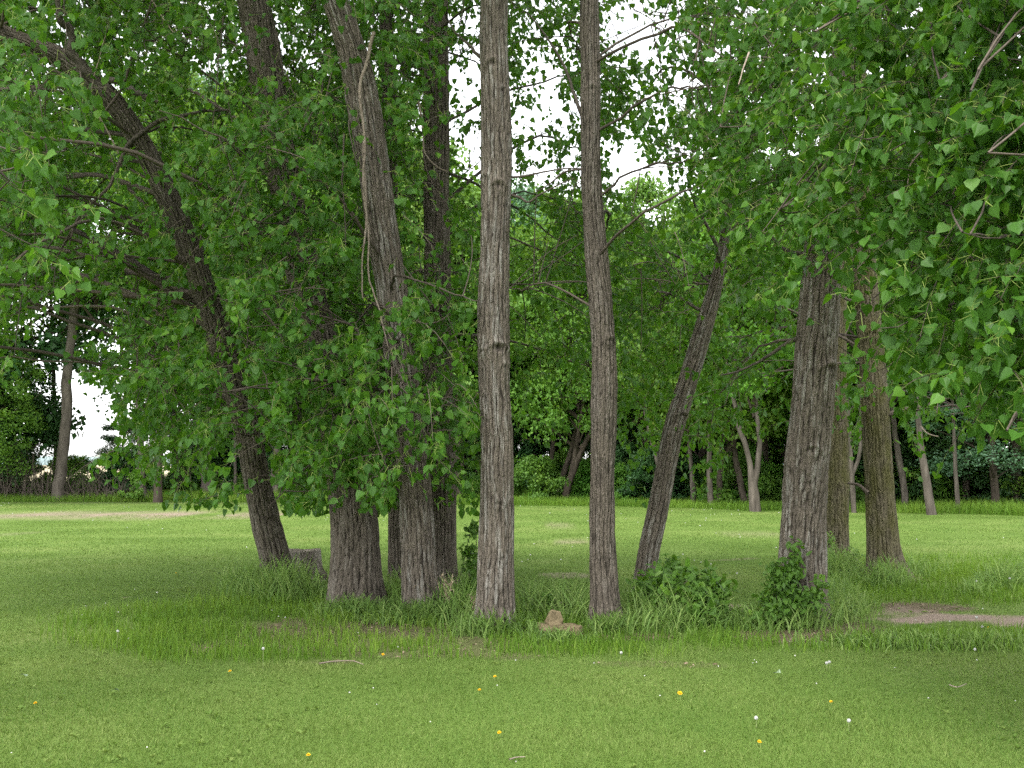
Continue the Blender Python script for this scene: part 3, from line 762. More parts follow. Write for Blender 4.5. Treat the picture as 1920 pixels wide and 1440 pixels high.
# distant ridge beyond the fields
hx = np.linspace(-1800, 1800, 160); hz = 11 + 4 * noise2(hx, 0 * hx, .004, 4)
mb = MB(); rows = [np.stack([hx, 1500 + 0 * hx, 0 * hx - 2], -1), np.stack([hx, 1600 + 0 * hx, hz], -1), np.stack([hx, 1900 + 0 * hx, hz * .9], -1), np.stack([hx, 2300 + 0 * hx, 0 * hx - 2], -1)]
v = np.stack(rows).reshape(-1, 3); i = np.arange(3)[:, None] * 160; j = np.arange(159)[None]
mb.add(v, np.stack([i + j, i + j + 1, i + 160 + j + 1, i + 160 + j], -1).reshape(-1, 4))
tag(mb.build('hills', plain_mat('far_hills', (.16, .22, .22), (.24, .30, .28), .01), None, True), None, None, None, 'structure')  # pale blue-green albedo stands in for distance haze over dark green hills

# ------------------------------------------------------------------ grass
def wedge(N, y0, y1, p=2.0, margin=1.0):
    """points in the view wedge, density falling with distance squared"""
    uu = rng.uniform(0, 1, N)
    # pdf ~ (1.0*y + c) / y^p  -> sample by table
    t = np.exp(np.linspace(math.log(y0), math.log(y1), 800)); pdf = (.98 * t + 2 * margin) / t ** p
    cdf = np.concatenate([[0], np.cumsum((pdf[1:] + pdf[:-1]) / 2 * np.diff(t))]); cdf /= cdf[-1]
    y = np.interp(uu, cdf, t); x = rng.uniform(-1, 1, N) * (.49 * y + margin)
    return x, y

def treeline(px):
    """depth of the far lawn edge under a photo column"""
    return np.interp(px, [-400, 0, 350, 600, 960, 1150, 1400, 1600, 1920, 2300], [44, 46, 47, 46, 43, 42, 38, 37, 34, 33])

def zone_long(px, py):
    """where the mower does not go: share of unmown grass"""
    a = np.clip((px - 60) / 160, 0, 1) * np.clip((1290 - px) / 100, 0, 1) * np.clip((py - np.interp(px, [60, 300, 480, 700, 1300], [1150, 1130, 1110, 1120, 1150])) / 25, 0, 1) * np.clip((np.interp(px, [60, 300, 700, 1300], [1205, 1242, 1248, 1240]) - py) / 18, 0, 1)
    b = np.clip((px - 1250) / 80, 0, 1) * np.clip((py - 1180) / 14, 0, 1) * np.clip((1222 - py) / 16, 0, 1)
    c = np.clip((px - 1530) / 60, 0, 1) * np.clip((py - 1040) / 20, 0, 1) * np.clip((1140 - py) / 8, 0, 1)
    return np.maximum(np.maximum(a, b), c)

x, y = wedge(960000, 3.2, 52, 2.15, 2.4)
px, py = PX(np.stack([x, y, 0 * x], -1))
s_, p_ = bare(x, y); zl = zone_long(px, py)
ok = (rng.uniform(0, 1, len(x)) > np.clip(s_ * .85 + p_ * 1.1, 0, 1)) & (rng.uniform(0, 1, len(x)) > zl * .88) & (y < treeline(px) + 1)
x, y = x[ok], y[ok]; N = len(x); px, py = px[ok], py[ok]
pos = np.stack([x, y, terr(x, y) - .004], -1)
lf = noise2(x, y, .30, 21, 3); mf = noise2(x, y, 1.6, 22, 2); stripe = np.sin(y * 2.3 + noise2(x, y, .2, 8) * 2.0)
tint = .50 + .26 * lf + .18 * mf + .05 * stripe + rng.normal(0, .15, N)
tint = np.clip(tint, 0, 1)
hgt = rng.uniform(.022, .055, N) * (1 + .25 * mf); wid = .0032 * (1 + y / 9) * rng.uniform(.7, 1.3, N)
mb = MB(); add_blades(mb, pos, hgt, wid, rng.uniform(.3, 1.25, N), 2 if N < 10 else 1, tint)
tag(mb.build('lawn_grass', M['grass']), 'short mown lawn grass', 'grass', None, 'stuff')

# unmown fresh grass
x, y = wedge(170000, 6.5, 24, 1.6)
px, py = PX(np.stack([x, y, 0 * x], -1)); zl = zone_long(px, py); s_, p_ = bare(x, y)
ok = (rng.uniform(0, 1, len(x)) < zl * (1 - .85 * s_) * (1 - p_)) & (noise2(x, y, 3.0, 41, 2) > -.55 + s_ * .5)
x, y = x[ok], y[ok]; N = len(x)
mb = MB(); tint = np.clip(.52 + .25 * noise2(x, y, .8, 9) + rng.normal(0, .17, N), 0, 1)
add_blades(mb, np.stack([x, y, terr(x, y) - .005], -1), rng.uniform(.06, .17, N), rng.uniform(.0055, .010, N), rng.uniform(.1, .9, N), 3, tint)
tag(mb.build('unmown_grass', M['grass_fresh']), 'fresh unmown grass in front of the trunks', 'grass', None, 'stuff')

# tall dark grass round the trunks: (cx, cy on the ground, rx, ry, count, height)
TG = [(520,1118,80,16,1700,.42),(585,1124,70,12,1000,.17),(465,1108,50,12,800,.33),(660,1154,60,9,700,.22),(745,1135,36,20,800,.36),(790,1162,60,9,700,.22),(860,1160,45,16,1100,.40),(890,1125,24,14,500,.42),(925,1190,62,6,1500,.24),(1140,1186,40,6,600,.19),(785,1168,70,7,800,.22),(665,1160,60,7,500,.22),
      (1010,1150,40,20,900,.34),(1065,1150,36,22,900,.36),(1100,1160,22,14,450,.30),(1150,1182,40,9,600,.22),(1200,1165,36,14,600,.36),(1330,1165,60,12,700,.22),(1410,1170,50,14,700,.24),(1500,1172,50,10,700,.26),(1575,1150,60,22,1300,.30),(1560,1110,36,14,500,.25),
      (1568,1078,40,7,700,.40),(1610,1085,40,10,500,.30),(1665,1100,40,8,700,.38),(1720,1078,50,8,350,.30),(1885,1100,45,10,900,.34),(1940,1095,50,12,700,.34),(1830,1115,40,10,300,.22),(1700,1205,160,8,1300,.14),(1850,1208,140,9,1200,.14),(640,1124,40,10,300,.26),(720,1165,60,9,500,.2),(1255,1180,70,9,600,.26),(1275,1172,75,6,420,.44),(1050,1205,60,5,900,.14),(1005,1195,14,5,120,.16)]
mb = MB()
for cx, cy_, rx, ry, n, hh in TG:
    n = int(n * .72); hh *= 1.08
    a = rng.normal(0, .55, n) * rx + cx; b = rng.normal(0, .55, n) * ry + cy_
    g = G(a, b); s_, p_ = bare(g[:, 0], g[:, 1]); okk = rng.uniform(0, 1, n) > p_ * .9
    g = g[okk]; m = len(g); g[:, 2] = terr(g[:, 0], g[:, 1]) - .01
    ed = np.exp(-.5 * ((a[okk] - cx) / rx) ** 2)
    add_blades(mb, g, hh * rng.uniform(.45, 1.25, m) * (.6 + .4 * ed), rng.uniform(.008, .019, m), rng.uniform(.4, 2.4, m), 5,
               np.clip(.66 + rng.normal(0, .24, m) + .15 * noise2(g[:, 0], g[:, 1], 2, 2), 0, 1))
tag(mb.build('tall_grass', M['grass_tall']), 'tall dark grass round the feet of the trunks', 'grass', None, 'stuff')

# meadow fringe along the far treeline
a = rng.uniform(-350, 2300, 60000); D = treeline(a) + rng.uniform(-.5, 4.5, len(a)) ** 1.0
x = (a - 960) / F * D; hh = np.interp(a, [-400, 200, 300, 620, 900, 1150, 1500, 2300], [.35, .4, .5, .6, .4, .3, .35, .6])
nb = len(a); mb = MB()
add_blades(mb, np.stack([x, D, terr(x, D) - .02], -1), hh * rng.uniform(.5, 1.2, nb), rng.uniform(.012, .022, nb), rng.uniform(.1, 1.3, nb), 3, np.clip(.45 + .3 * noise2(x, D, .5, 6) + rng.normal(0, .15, nb), 0, 1))
tag(mb.build('meadow_grass', M['grass_fresh']), 'high meadow grass along the far edge of the lawn', 'grass', None, 'stuff')

# broad leaved weeds and plantain rosettes through the lawn
x, y = wedge(3000, 4, 30, 1.3); px, py = PX(np.stack([x, y, 0 * x], -1)); ok = (noise2(x, y, .45, 91, 2) > -.4) & (y < 30); x, y = x[ok], y[ok]; N = len(x); K6 = 7
c = np.repeat(np.stack([x, y, terr(x, y) + .008], -1), K6, 0); sc = np.repeat(rng.uniform(.014, .034, N), K6); a = rng.uniform(0, 6.28, N * K6); el = rng.uniform(.15, .9, N * K6)
d = np.stack([np.cos(a) * np.cos(el), np.sin(a) * np.cos(el), np.sin(el)], -1)
mb = MB(); v, f, cn = leaves(c + d * sc[:, None] * .2, d, np.tile([0, 0, 1.0], (N * K6, 1)) + rng.normal(0, .2, (N * K6, 3)), sc * rng.uniform(.7, 1.2, N * K6), 'oval')
mb.add(v, f, 0, np.repeat(np.clip(np.repeat(rng.uniform(.6, 1.0, N), K6) + rng.normal(0, .1, N * K6), 0, 1), cn))
tag(mb.build('lawn_weeds', M['grass']), 'low broad leaved weeds scattered through the lawn', 'weeds', None, 'stuff')

# dry leaf litter on the bare soil
x, y = wedge(40000, 7, 20, 1.5)
s_, p_ = bare(x, y); ok = rng.uniform(0, 1, len(x)) < np.clip(s_ * .5 + p_ * .06, 0, 1); x, y = x[ok], y[ok]; N = len(x)
mb = MB(); v, f, c = leaves(np.stack([x, y, terr(x, y) + rng.uniform(.004, .02, N)], -1), rdir(N) * np.array([1, 1, .2]), nrm(rng.normal(0, .35, (N, 3)) + np.array([0, 0, 1])), rng.uniform(.015, .04, N), 'oval')
mb.add(v, f, 0, np.repeat(rng.uniform(0, 1, N), c))
tag(mb.build('leaf_litter', M['litter']), 'dry brown leaf litter on the bare soil', 'leaf litter', None, 'stuff')

# clover blossoms and cottonwood fluff: too many to count
x, y = wedge(430, 5, 46, .9)
px, py = PX(np.stack([x, y, 0 * x], -1)); ok = (y < treeline(px) - 1) & (noise2(x, y, .25, 61) > -.1); x, y = x[ok], y[ok]; N = len(x)
mb = MB(); c = np.stack([x, y, terr(x, y) + .045], -1); r = rng.uniform(.006, .011, N) * np.clip(y / 12, .7, 1.6)
oct_ = np.array([[1, 0, 0], [0, 1, 0], [-1, 0, 0], [0, -1, 0], [0, 0, 1], [0, 0, -1.0]]); of = np.array([[0, 1, 4], [1, 2, 4], [2, 3, 4], [3, 0, 4], [1, 0, 5], [2, 1, 5], [3, 2, 5], [0, 3, 5]])
mb.add((c[:, None] + r[:, None, None] * oct_[None]).reshape(-1, 3), ((np.arange(N) * 6)[:, None, None] + of[None]).reshape(-1, 3))
M['white'] = plain_mat('white_blossom', (.4, .4, .36), (.65, .65, .6), 50)
tag(mb.build('clover_blossom', M['white'], None, True), 'tiny white clover blossoms and fluff all over the lawn', 'clover', None, 'stuff')

# ------------------------------------------------------------------ woodland behind the lawn
def crown_mesh(seed, H, R, zb, nclump, nleaf, lsize, mat, kind='diamond', limbs=True, shape='oval'):
    """a crown round the z axis, foot at z = 0; returns mesh (leaves + limbs)"""
    global rng
    keep_rng = rng; rng = np.random.default_rng(seed)
    mb = MB()
    a = rng.uniform(0, 2 * math.pi, nclump); hz = rng.uniform(0, 1, nclump)
    prof = np.sin(np.pi * np.clip(hz * .88 + .12, 0, 1)) ** .7 if shape == 'oval' else (np.sqrt(np.clip(1 - hz, 0, 1)) if shape == 'bush' else (1 - hz) * .9 + .1)
    rr = R * prof * np.sqrt(rng.uniform(.12, 1, nclump))
    c = np.stack([rr * np.cos(a), rr * np.sin(a), zb + hz * (H - zb)], -1)
    cr = rng.uniform(.16, .34, nclump) * R * np.array([[1.0]]).T.ravel()
    ci = rng.integers(0, nclump, nleaf)
    d = rdir(nleaf) * (rng.uniform(0, 1, nleaf) ** .45)[:, None]; d[:, 2] *= .62
    p = c[ci] + d * cr[ci][:, None]; p[:, 2] -= .25 * cr[ci] * (d[:, 0] ** 2 + d[:, 1] ** 2)
    p[:, 2] = np.maximum(p[:, 2], .05)
    up = nrm(d + np.array([0, 0, .7]) + rng.normal(0, .45, (nleaf, 3)))
    tip = nrm(rng.normal(0, .7, (nleaf, 3)) + np.array([0, 0, -.5]))
    v, f, cn = leaves(p, tip, up, rng.uniform(.65, 1.3, nleaf) * lsize, kind)
    tint = np.clip(.45 + rng.normal(0, .16, nclump)[ci] + rng.normal(0, .15, nleaf), 0, 1)
    mb.add(v, f, 0, np.repeat(tint, cn))
    if limbs:
        m = min(nclump, 34); q0 = np.stack([0 * hz[:m], 0 * hz[:m], np.maximum(c[:m, 2] - rng.uniform(.3, .8, m) * rr[:m], zb * .5)], -1)
        tq = np.linspace(0, 1, 6)[None, :, None]; mid = (q0 + c[:m]) / 2 + np.array([0, 0, .05]) * R
        br = q0[:, None] * (1 - tq) ** 2 + 2 * mid[:, None] * tq * (1 - tq) + c[:m, None] * tq ** 2
        v, f = multi_tube(br, np.full(m, .018 * R), np.full(m, .005 * R), 4); mb.add(v, f, 1)
    rng = keep_rng
    o = mb.build('crown', [M[mat], M['bark_far_dark']]); me = o.data; bpy.data.objects.remove(o)
    return me

CR = {
 'oval': crown_mesh(1, 12, 3.6, 2.6, 90, 17000, .17, 'leaf_wood'),
 'broad': crown_mesh(2, 10, 4.4, 2.2, 100, 18000, .17, 'leaf_wood'),
 'loose': crown_mesh(3, 12, 3.4, 3.4, 60, 10500, .16, 'leaf_wood'),
 'pale': crown_mesh(4, 14, 3.8, 3.0, 110, 19000, .15, 'leaf_pale'),
 'dark': crown_mesh(5, 10, 3.2, 1.6, 80, 15000, .17, 'leaf_dark'),
 'lime': crown_mesh(6, 11, 3.4, 3.0, 70, 12000, .16, 'leaf_lime'),
 'high': crown_mesh(7, 16, 4.2, 8.0, 90, 15000, .17, 'leaf_wood'),
}
SH = {
 'green': crown_mesh(11, 2.0, 1.3, .1, 46, 6500, .10, 'leaf_wood', 'diamond', False, 'bush'),
 'dark': crown_mesh(12, 2.6, 1.5, .1, 50, 7500, .11, 'leaf_dark', 'diamond', False, 'bush'),
 'lush': crown_mesh(13, 1.5, 1.4, .05, 40, 6000, .09, 'shrub_leaf', 'diamond', False, 'bush'),
 'small': crown_mesh(14, 1.3, .7, .1, 26, 2600, .10, 'leaf_lime', 'diamond', False, 'bush'),
}

def inst(name, me, parent, loc, rz, sc, mat=None):
    o = bpy.data.objects.new(name, me); COL.objects.link(o); o.parent = parent
    o.location = loc; o.rotation_euler = (0, 0, rz); o.scale = sc
    return o

def far_tree(stems, D, crown, ch, cbase, csc, label, bark='bark_far', group='trees in the wood beyond the lawn', offx=0, name='woodland_tree'):
    """stems: list of photo polylines [(px, py, width px)...]; first stem's first point is the foot"""
    b = P(stems[0][0][0], stems[0][0][1], D); root = empty(name, (b[0], b[1], 0), label, 'tree', group)
    mb = MB()
    for si, st in enumerate(stems):
        st = np.array(st, float); p = P(st[:, 0], st[:, 1], D); r = st[:, 2] / 2 * D / F
        if si == 0:
            p = np.vstack([[p[0, 0], p[0, 1], -.3], p]); r = np.concatenate([[r[0] * 1.25], r])
            if p[1, 2] > .2: p[0] = [p[1, 0], p[1, 1], -.2]
        e = p[-1] + nrm(p[-1] - p[-2]) * 1.6 + np.array([0, 0, 1.2]); p = np.vstack([p, e]); r = np.append(r, r[-1] * .55)
        c = spline(np.column_stack([p, r]), 60); q = c[:, :3] + fbm(c[:, :3] * 1.7, 2, si)[:, None] * c[:, 3:4] * .25
        v, f = tube(q, c[:, 3], 14); v = v + (vnoise(v * np.array([9, 9, 1.5]), 5) * .02)[:, None] * np.array([1, 1, 0])
        mb.add(v, f)
        topx = p[-1]
    child(mb, 'trunk', M[bark], root, True)
    if crown:
        me = CR[crown]
        inst('crown', me, root, ((topx[0] - b[0]) * .6 + offx, 0, cbase), rng.uniform(0, 6.28), csc)
    return root

# trees whose trunks can be made out: stems, depth, crown
far_tree([[(109,943,24),(120,820,20),(128,700,18),(134,620,17),(142,570,16),(158,530,15),(185,495,12)]], 47, 'high', 0, 1.0, (1.0, 1.0, 1.0), 'tall pale slim trunk bending right at the top, before the bright gap of sky')
far_tree([[(272,940,15),(266,880,13),(262,800,13),(258,740,10)]], 47.5, 'high', 0, 2.0, (.8, .8, .9), 'slim pale trunk beside the small bright bush at the lawn edge')
far_tree([[(386,926,22),(387,880,19),(390,800,17),(394,700,14)]], 50, 'oval', 0, 1.2, (1, 1, 1.3), 'straight far trunk seen to the left of the leaning cottonwood')
far_tree([[(516,934,15),(516,880,13),(520,820,11)]], 49, 'oval', 0, 1.2, (1, 1, 1.35), 'far trunk showing just right of the leaning cottonwood')
far_tree([[(440,926,7),(441,880,6),(440,820,5)]], 50, 'loose', 0, 1, (.8, .8, 1.1), 'thin sapling just left of the leaning cottonwood', 'bark_far')
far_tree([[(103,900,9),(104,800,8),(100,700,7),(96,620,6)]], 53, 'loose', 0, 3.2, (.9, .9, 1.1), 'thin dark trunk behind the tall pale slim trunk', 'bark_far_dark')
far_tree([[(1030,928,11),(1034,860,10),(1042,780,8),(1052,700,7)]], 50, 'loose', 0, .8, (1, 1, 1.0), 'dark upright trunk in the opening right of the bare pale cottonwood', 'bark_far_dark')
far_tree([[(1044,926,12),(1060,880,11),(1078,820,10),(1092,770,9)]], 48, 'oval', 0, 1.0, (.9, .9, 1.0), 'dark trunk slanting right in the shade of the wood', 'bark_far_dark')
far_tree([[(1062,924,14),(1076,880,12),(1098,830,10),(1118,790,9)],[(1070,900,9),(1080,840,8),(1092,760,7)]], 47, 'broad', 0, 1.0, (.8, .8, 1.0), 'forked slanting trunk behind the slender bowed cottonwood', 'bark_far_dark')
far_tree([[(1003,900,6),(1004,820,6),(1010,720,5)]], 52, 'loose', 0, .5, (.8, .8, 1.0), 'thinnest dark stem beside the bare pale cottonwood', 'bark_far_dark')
far_tree([[(1418,964,22),(1414,925,19),(1408,880,11),(1398,835,10),(1382,785,9)],[(1413,920,11),(1420,880,10),(1424,830,9),(1420,780,7)]], 37, 'loose', 0, .6, (.9, .9, 1.0), 'pale trunk forking low into two stems at the lawn edge')
far_tree([[(1300,942,10),(1298,900,9),(1294,840,8)]], 42, 'lime', 0, .8, (.8, .8, .95), 'slim pale trunk, leftmost of three behind the right leaning cottonwood')
far_tree([[(1332,952,12),(1331,910,11),(1330,850,9)]], 40, 'oval', 0, .6, (.8, .8, .9), 'short stout pale trunk between two slimmer ones at the shaded edge')
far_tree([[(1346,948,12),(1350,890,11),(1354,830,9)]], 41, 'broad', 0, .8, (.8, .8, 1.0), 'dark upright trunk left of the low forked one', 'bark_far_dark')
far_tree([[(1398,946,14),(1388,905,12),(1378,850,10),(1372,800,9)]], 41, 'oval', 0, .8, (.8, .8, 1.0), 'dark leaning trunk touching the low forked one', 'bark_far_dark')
far_tree([[(1252,945,12),(1240,890,11),(1228,840,10),(1214,790,9)]], 43, 'lime', 0, 1.2, (.9, .9, 1.05), 'brown trunk leaning left behind the right leaning cottonwood')
far_tree([[(1601,968,10),(1599,920,9),(1596,870,8)],[(1598,890,7),(1612,850,7),(1614,790,6)]], 36.5, 'loose', 0, .8, (.8, .8, 1.0), 'crooked forked trunk between the two mossy trees')
far_tree([[(1698,957,13),(1692,900,12),(1682,840,11),(1676,790,9)]], 38, 'loose', 0, 1.2, (.9, .9, 1.0), 'grey slim trunk right of the flared mossy tree')
far_tree([[(1748,970,19),(1742,930,16),(1734,880,14),(1726,830,12)]], 34.5, 'oval', 0, 2.6, (.8, .8, .9), 'stout brown trunk nearest the right end of the lawn edge')
far_tree([[(1797,964,9),(1794,920,8),(1790,850,7)]], 36, 'loose', 0, 2.6, (.7, .7, .9), 'thin pale trunk at the right end of the lawn edge')
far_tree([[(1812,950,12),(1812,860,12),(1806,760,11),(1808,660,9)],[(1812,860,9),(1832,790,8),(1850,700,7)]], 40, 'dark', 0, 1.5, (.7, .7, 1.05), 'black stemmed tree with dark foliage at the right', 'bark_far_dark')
far_tree([[(740,930,12),(742,880,11)]], 47, 'lime', 0, 1.0, (1, 1, 1.3), 'bright lime green tree glimpsed between the close trunks')

def topy(px):
    return np.interp(px, [-300, 250, 400, 480, 700, 830, 880, 1000, 1110, 1150, 1280, 1330, 1450, 1600, 1920, 2300], [20, 60, 70, 90, 80, 300, 290, 310, 330, 400, 400, 330, 300, 220, 160, 150])

# the wood itself: first of each kind with trunk and crown, then copies
proto = {}
def wood_tree(px, D, kind, scale_xy=None, label=None, top=None, group='trees in the wood beyond the lawn'):
    H = (870 - (topy(px) if top is None else top)) / F * D + CAMZ
    me = CR[kind]; H0 = {'oval': 12, 'broad': 10, 'loose': 12, 'pale': 14, 'dark': 10, 'lime': 11, 'high': 16}[kind] + 1.0
    s = H / H0; sx = scale_xy or s
    x = (px - 960) / F * D
    r = empty('woodland_tree', (x, D, 0), label or {'pale': 'pale grey green tree in the wood behind the lawn', 'dark': 'dark green tree in the wood behind the lawn', 'lime': 'yellow green tree in the wood behind the lawn'}.get(kind, 'mid green leafy tree in the wood behind the lawn'), 'tree', group)
    key = ('t', kind)
    if key not in proto:
        hh = H0 * .8; c = spline([(0, 0, -.3), (.05, 0, 1.5), (-.15, .1, 4), (.1, 0, hh)], 40); mb = MB()
        v, f = tube(c, np.interp(c[:, 2], [-.3, .3, hh], [.26, .19, .06]), 10); mb.add(v, f)
        o = mb.build('trunk', M['bark_far_dark'], None, True); proto[key] = o.data; bpy.data.objects.remove(o)
    inst('trunk', proto[key], r, (0, 0, 0), rng.uniform(0, 6), (sx, sx, s))
    inst('crown', me, r, (0, 0, 0), rng.uniform(0, 6.28), (sx, sx, s))
    return r
rows = [(-380, 47, 'broad'), (-250, 50, 'oval'), (-140, 49, 'pale'), (-45, 50, 'dark'),
        (330, 56, 'pale'), (415, 58, 'pale'), (470, 53, 'oval'), (560, 52, 'broad'), (640, 54, 'oval'), (700, 50, 'lime'), (780, 50, 'oval'),
        (860, 49, 'lime'), (905, 53, 'oval'), (960, 55, 'pale'), (1010, 56, 'oval'), (1060, 57, 'broad'), (1120, 58, 'oval'), (1170, 52, 'pale'), (1215, 47, 'lime'), (1265, 50, 'oval'),
        (1320, 48, 'broad'), (1370, 46, 'lime'), (1430, 44, 'oval'), (1480, 46, 'broad'), (1545, 43, 'oval'), (1600, 45, 'lime'), (1655, 42, 'oval'), (1710, 44, 'broad'), (1765, 45, 'oval'), (1905, 38, 'pale'), (1990, 38, 'oval'), (2080, 40, 'broad'), (2190, 40, 'oval')]
for px_, D, kind in rows: wood_tree(px_, D, kind)
for q in range(26):
    px_ = rng.uniform(330, 2250); wood_tree(px_, rng.uniform(60, 76), ['oval', 'broad', 'dark', 'oval'][q % 4], None, None, topy(px_) + rng.uniform(20, 130))
wood_tree(20, 48.5, 'dark', .75, 'dark leafy tree at the left end of the lawn edge', 590)
wood_tree(-20, 46.5, 'oval', .7, 'glossy green tree hanging low at the far left of the lawn edge', 600)
wood_tree(232, 55, 'dark', .55, 'dark rounded tree right of the bright gap of sky', 770)
wood_tree(335, 52, 'dark', .6, 'dark tree behind the slim pale trunk and the bright bush', 700)
wood_tree(-60, 42, 'high', 1.0, 'tall tree whose crown closes the sky over the far left', 40)
wood_tree(300, 46, 'high', .95, 'high pale crown above the bright gap of sky', 60)
wood_tree(1862, 37, 'pale', .75, 'pale silvery tree at the right edge of the picture', 560)

# shrubs of the undergrowth
def shrub(px, D, kind, s, label, sz=None, group='shrubs of the undergrowth'):
    o = bpy.data.objects.new('shrub', SH[kind]); COL.objects.link(o)
    o.location = ((px - 960) / F * D, D, 0); o.rotation_euler = (0, 0, rng.uniform(0, 6.28)); o.scale = (s, s, sz or s)
    return tag(o, label, 'shrub', group)
SL = {'green': 'mid green shrub in the undergrowth of the wood', 'dark': 'dark green shrub in the undergrowth of the wood', 'lush': 'low lush shrub in the undergrowth of the wood'}
for q in range(86):
    px_ = -330 + q * 31 + rng.uniform(-12, 12); D = treeline(px_) + rng.uniform(3.5, 9)
    low = 60 < px_ < 330
    kd = ['green', 'dark', 'lush'][rng.integers(0, 3)] if px_ < 1150 else ['green', 'lush', 'green', 'dark'][rng.integers(0, 4)]
    shrub(px_, D, kd, rng.uniform(.75, 1.0) if low else rng.uniform(.7, 1.35), SL[kd])
for q in range(44):
    px_ = 400 + q * 42 + rng.uniform(-20, 20); D = treeline(px_) + rng.uniform(11, 17)
    shrub(px_, D, ['green', 'dark'][q % 2], rng.uniform(1.3, 2.1), ['tall mid green shrub deep in the shade of the wood', 'tall dark green shrub deep in the shade of the wood'][q % 2])
shrub(255, 46.6, 'small', .95, 'small bright yellow green bush at the foot of a slim pale trunk')

# brown brush at the far left
brush = empty('brushwood', ((30 - 960) / F * 48, 48, 0), 'tangle of bare brown twigs at the left end of the lawn edge', 'brushwood')
n = 420; a = rng.uniform(-60, 240, n); D = rng.uniform(47, 49.5, n); p0 = np.stack([(a - 960) / F * D, D, 0 * a], -1)
e = p0 + np.stack([rng.normal(0, .5, n), rng.normal(0, .4, n), rng.uniform(.5, 2.6, n) * np.interp(a, [-60, 90, 130, 240], [1, 1, .55, .5])], -1)
tq = np.linspace(0, 1, 6)[None, :, None]; md = (p0 + e) / 2 + rng.normal(0, .25, (n, 3))
br = p0[:, None] * (1 - tq) ** 2 + 2 * md[:, None] * tq * (1 - tq) + e[:, None] * tq ** 2
mb = MB(); v, f = multi_tube(br, np.full(n, .016), np.full(n, .005), 3); mb.add(v, f, 0, np.repeat(rng.uniform(0, 1, n), len(f) // n)); child(mb, 'twigs', M['twig'], brush)

# ------------------------------------------------------------------ bush, vines
def leafy_plant(name, label, cat, base, blobs, n, lsize, stems, mat='shrub_leaf', sub='foliage'):
    """blobs: (px, py, D, rx px, ry px, depth m)"""
    root = empty(name, base, label, cat)
    mb = MB(); w_ = np.array([b[3] * b[4] for b in blobs]); bi = rng.choice(len(blobs), n, p=w_ / w_.sum())
    B = np.array(blobs, float)[bi]; d = rdir(n) * (rng.uniform(0, 1, n) ** .5)[:, None]
    p = P(B[:, 0] + d[:, 0] * B[:, 3], B[:, 1] + d[:, 2] * B[:, 4], B[:, 2] + d[:, 1] * B[:, 5]); p[:, 2] = np.maximum(p[:, 2], .02)
    # leaflets in threes on a stalk
    for k_ in range(3):
        tip = nrm(rng.normal(0, .6, (n, 3)) + np.array([0, -.35, -.35])); up = nrm(rng.normal(0, .4, (n, 3)) + np.array([0, -.35, .9]))
        v, f, c = leaves(p + rng.normal(0, lsize * .45, (n, 3)), tip, up, rng.uniform(.6, 1.25, n) * lsize, 'oval')
        mb.add(v, f, 0, np.repeat(np.clip(.45 + .25 * noise2(p[:, 0] * 3, p[:, 2] * 3, 1, 5) + rng.normal(0, .18, n), 0, 1), c))
    child(mb, sub, [M[mat]], root)
    m = stems; b0 = np.array(base) + rng.normal(0, .12, (m, 3)) * np.array([1, 1, 0]); pi = p[rng.integers(0, n, m)]
    tq = np.linspace(0, 1, 6)[None, :, None]; md = (b0 + pi) / 2 + rng.normal(0, .06, (m, 3)) + np.array([0, 0, .08])
    br = b0[:, None] * (1 - tq) ** 2 + 2 * md[:, None] * tq * (1 - tq) + pi[:, None] * tq ** 2
    mb = MB(); v, f = multi_tube(br, np.full(m, .006), np.full(m, .003), 4); mb.add(v, f); child(mb, 'stems', M['twig'], root)
    return root
g = G(1270, 1165)
leafy_plant('leafy_bush', 'dense green leafy bush round the foot of the right leaning trunk', 'bush', (g[0], g[1], 0),
    [(1255,1108,11.6,66,50,.5),(1300,1122,11.4,58,46,.45),(1262,1062,11.8,12,22,.1),(1330,1085,11.6,12,20,.1),(1205,1100,11.9,14,22,.1),(1225,1125,11.8,40,40,.4),(1335,1140,11.3,28,34,.3),(1250,1085,11.9,30,30,.3),(1285,1085,11.8,36,26,.3),(1310,1165,11.0,40,24,.25),(1345,1100,11.5,14,26,.2),(1240,1160,11.1,45,22,.2)], 1050, .10, 40)
g = G(1480, 1158)
leafy_plant('climbing_vine', 'green round leaved vine climbing the foot of the thickest trunk', 'vine', (g[0], g[1] - .3, 0),
    [(1470,1090,11.05,26,46,.12),(1490,1060,11.1,12,35,.08),(1456,1070,11.2,14,22,.1),(1482,1130,11.0,44,26,.15),(1520,1120,11.0,26,20,.12),(1535,1095,11.0,12,12,.06),(1440,1120,11.2,24,26,.12),(1455,1150,10.9,40,14,.1),(1488,1020,11.12,5,12,.04)], 420, .075, 16)
g = G(885, 1130)
leafy_plant('climbing_vine', 'slender leafy shoot rising at the left side of the bare pale trunk', 'vine', (g[0], 12.2, 0),
    [(886,990,11.9,10,26,.08),(880,1030,11.9,15,20,.1),(884,1062,11.9,12,22,.1),(890,1100,11.9,20,24,.12),(872,1032,11.9,6,8,.04)], 110, .07, 8)
g = G(1575, 1068)
leafy_plant('weed_plant', 'small leafy weed clinging to the foot of the rear mossy trunk', 'weed', (g[0], g[1] - .25, 0),
    [(1555,1010,16.8,14,10,.1),(1600,1040,16.8,18,16,.15),(1556,1050,16.8,12,26,.1)], 90, .07, 8, 'grass_tall')
g = G(983, 1192)
leafy_plant('weed_plant', 'low bright green broad leaved weed left of the rock pile', 'weed', (g[0], g[1], 0),
    [(985,1180,g[1] + .05,20,8,.06),(955,1186,g[1],12,7,.05)], 26, .07, 6, 'grass_fresh')
g = G(1028, 1160)
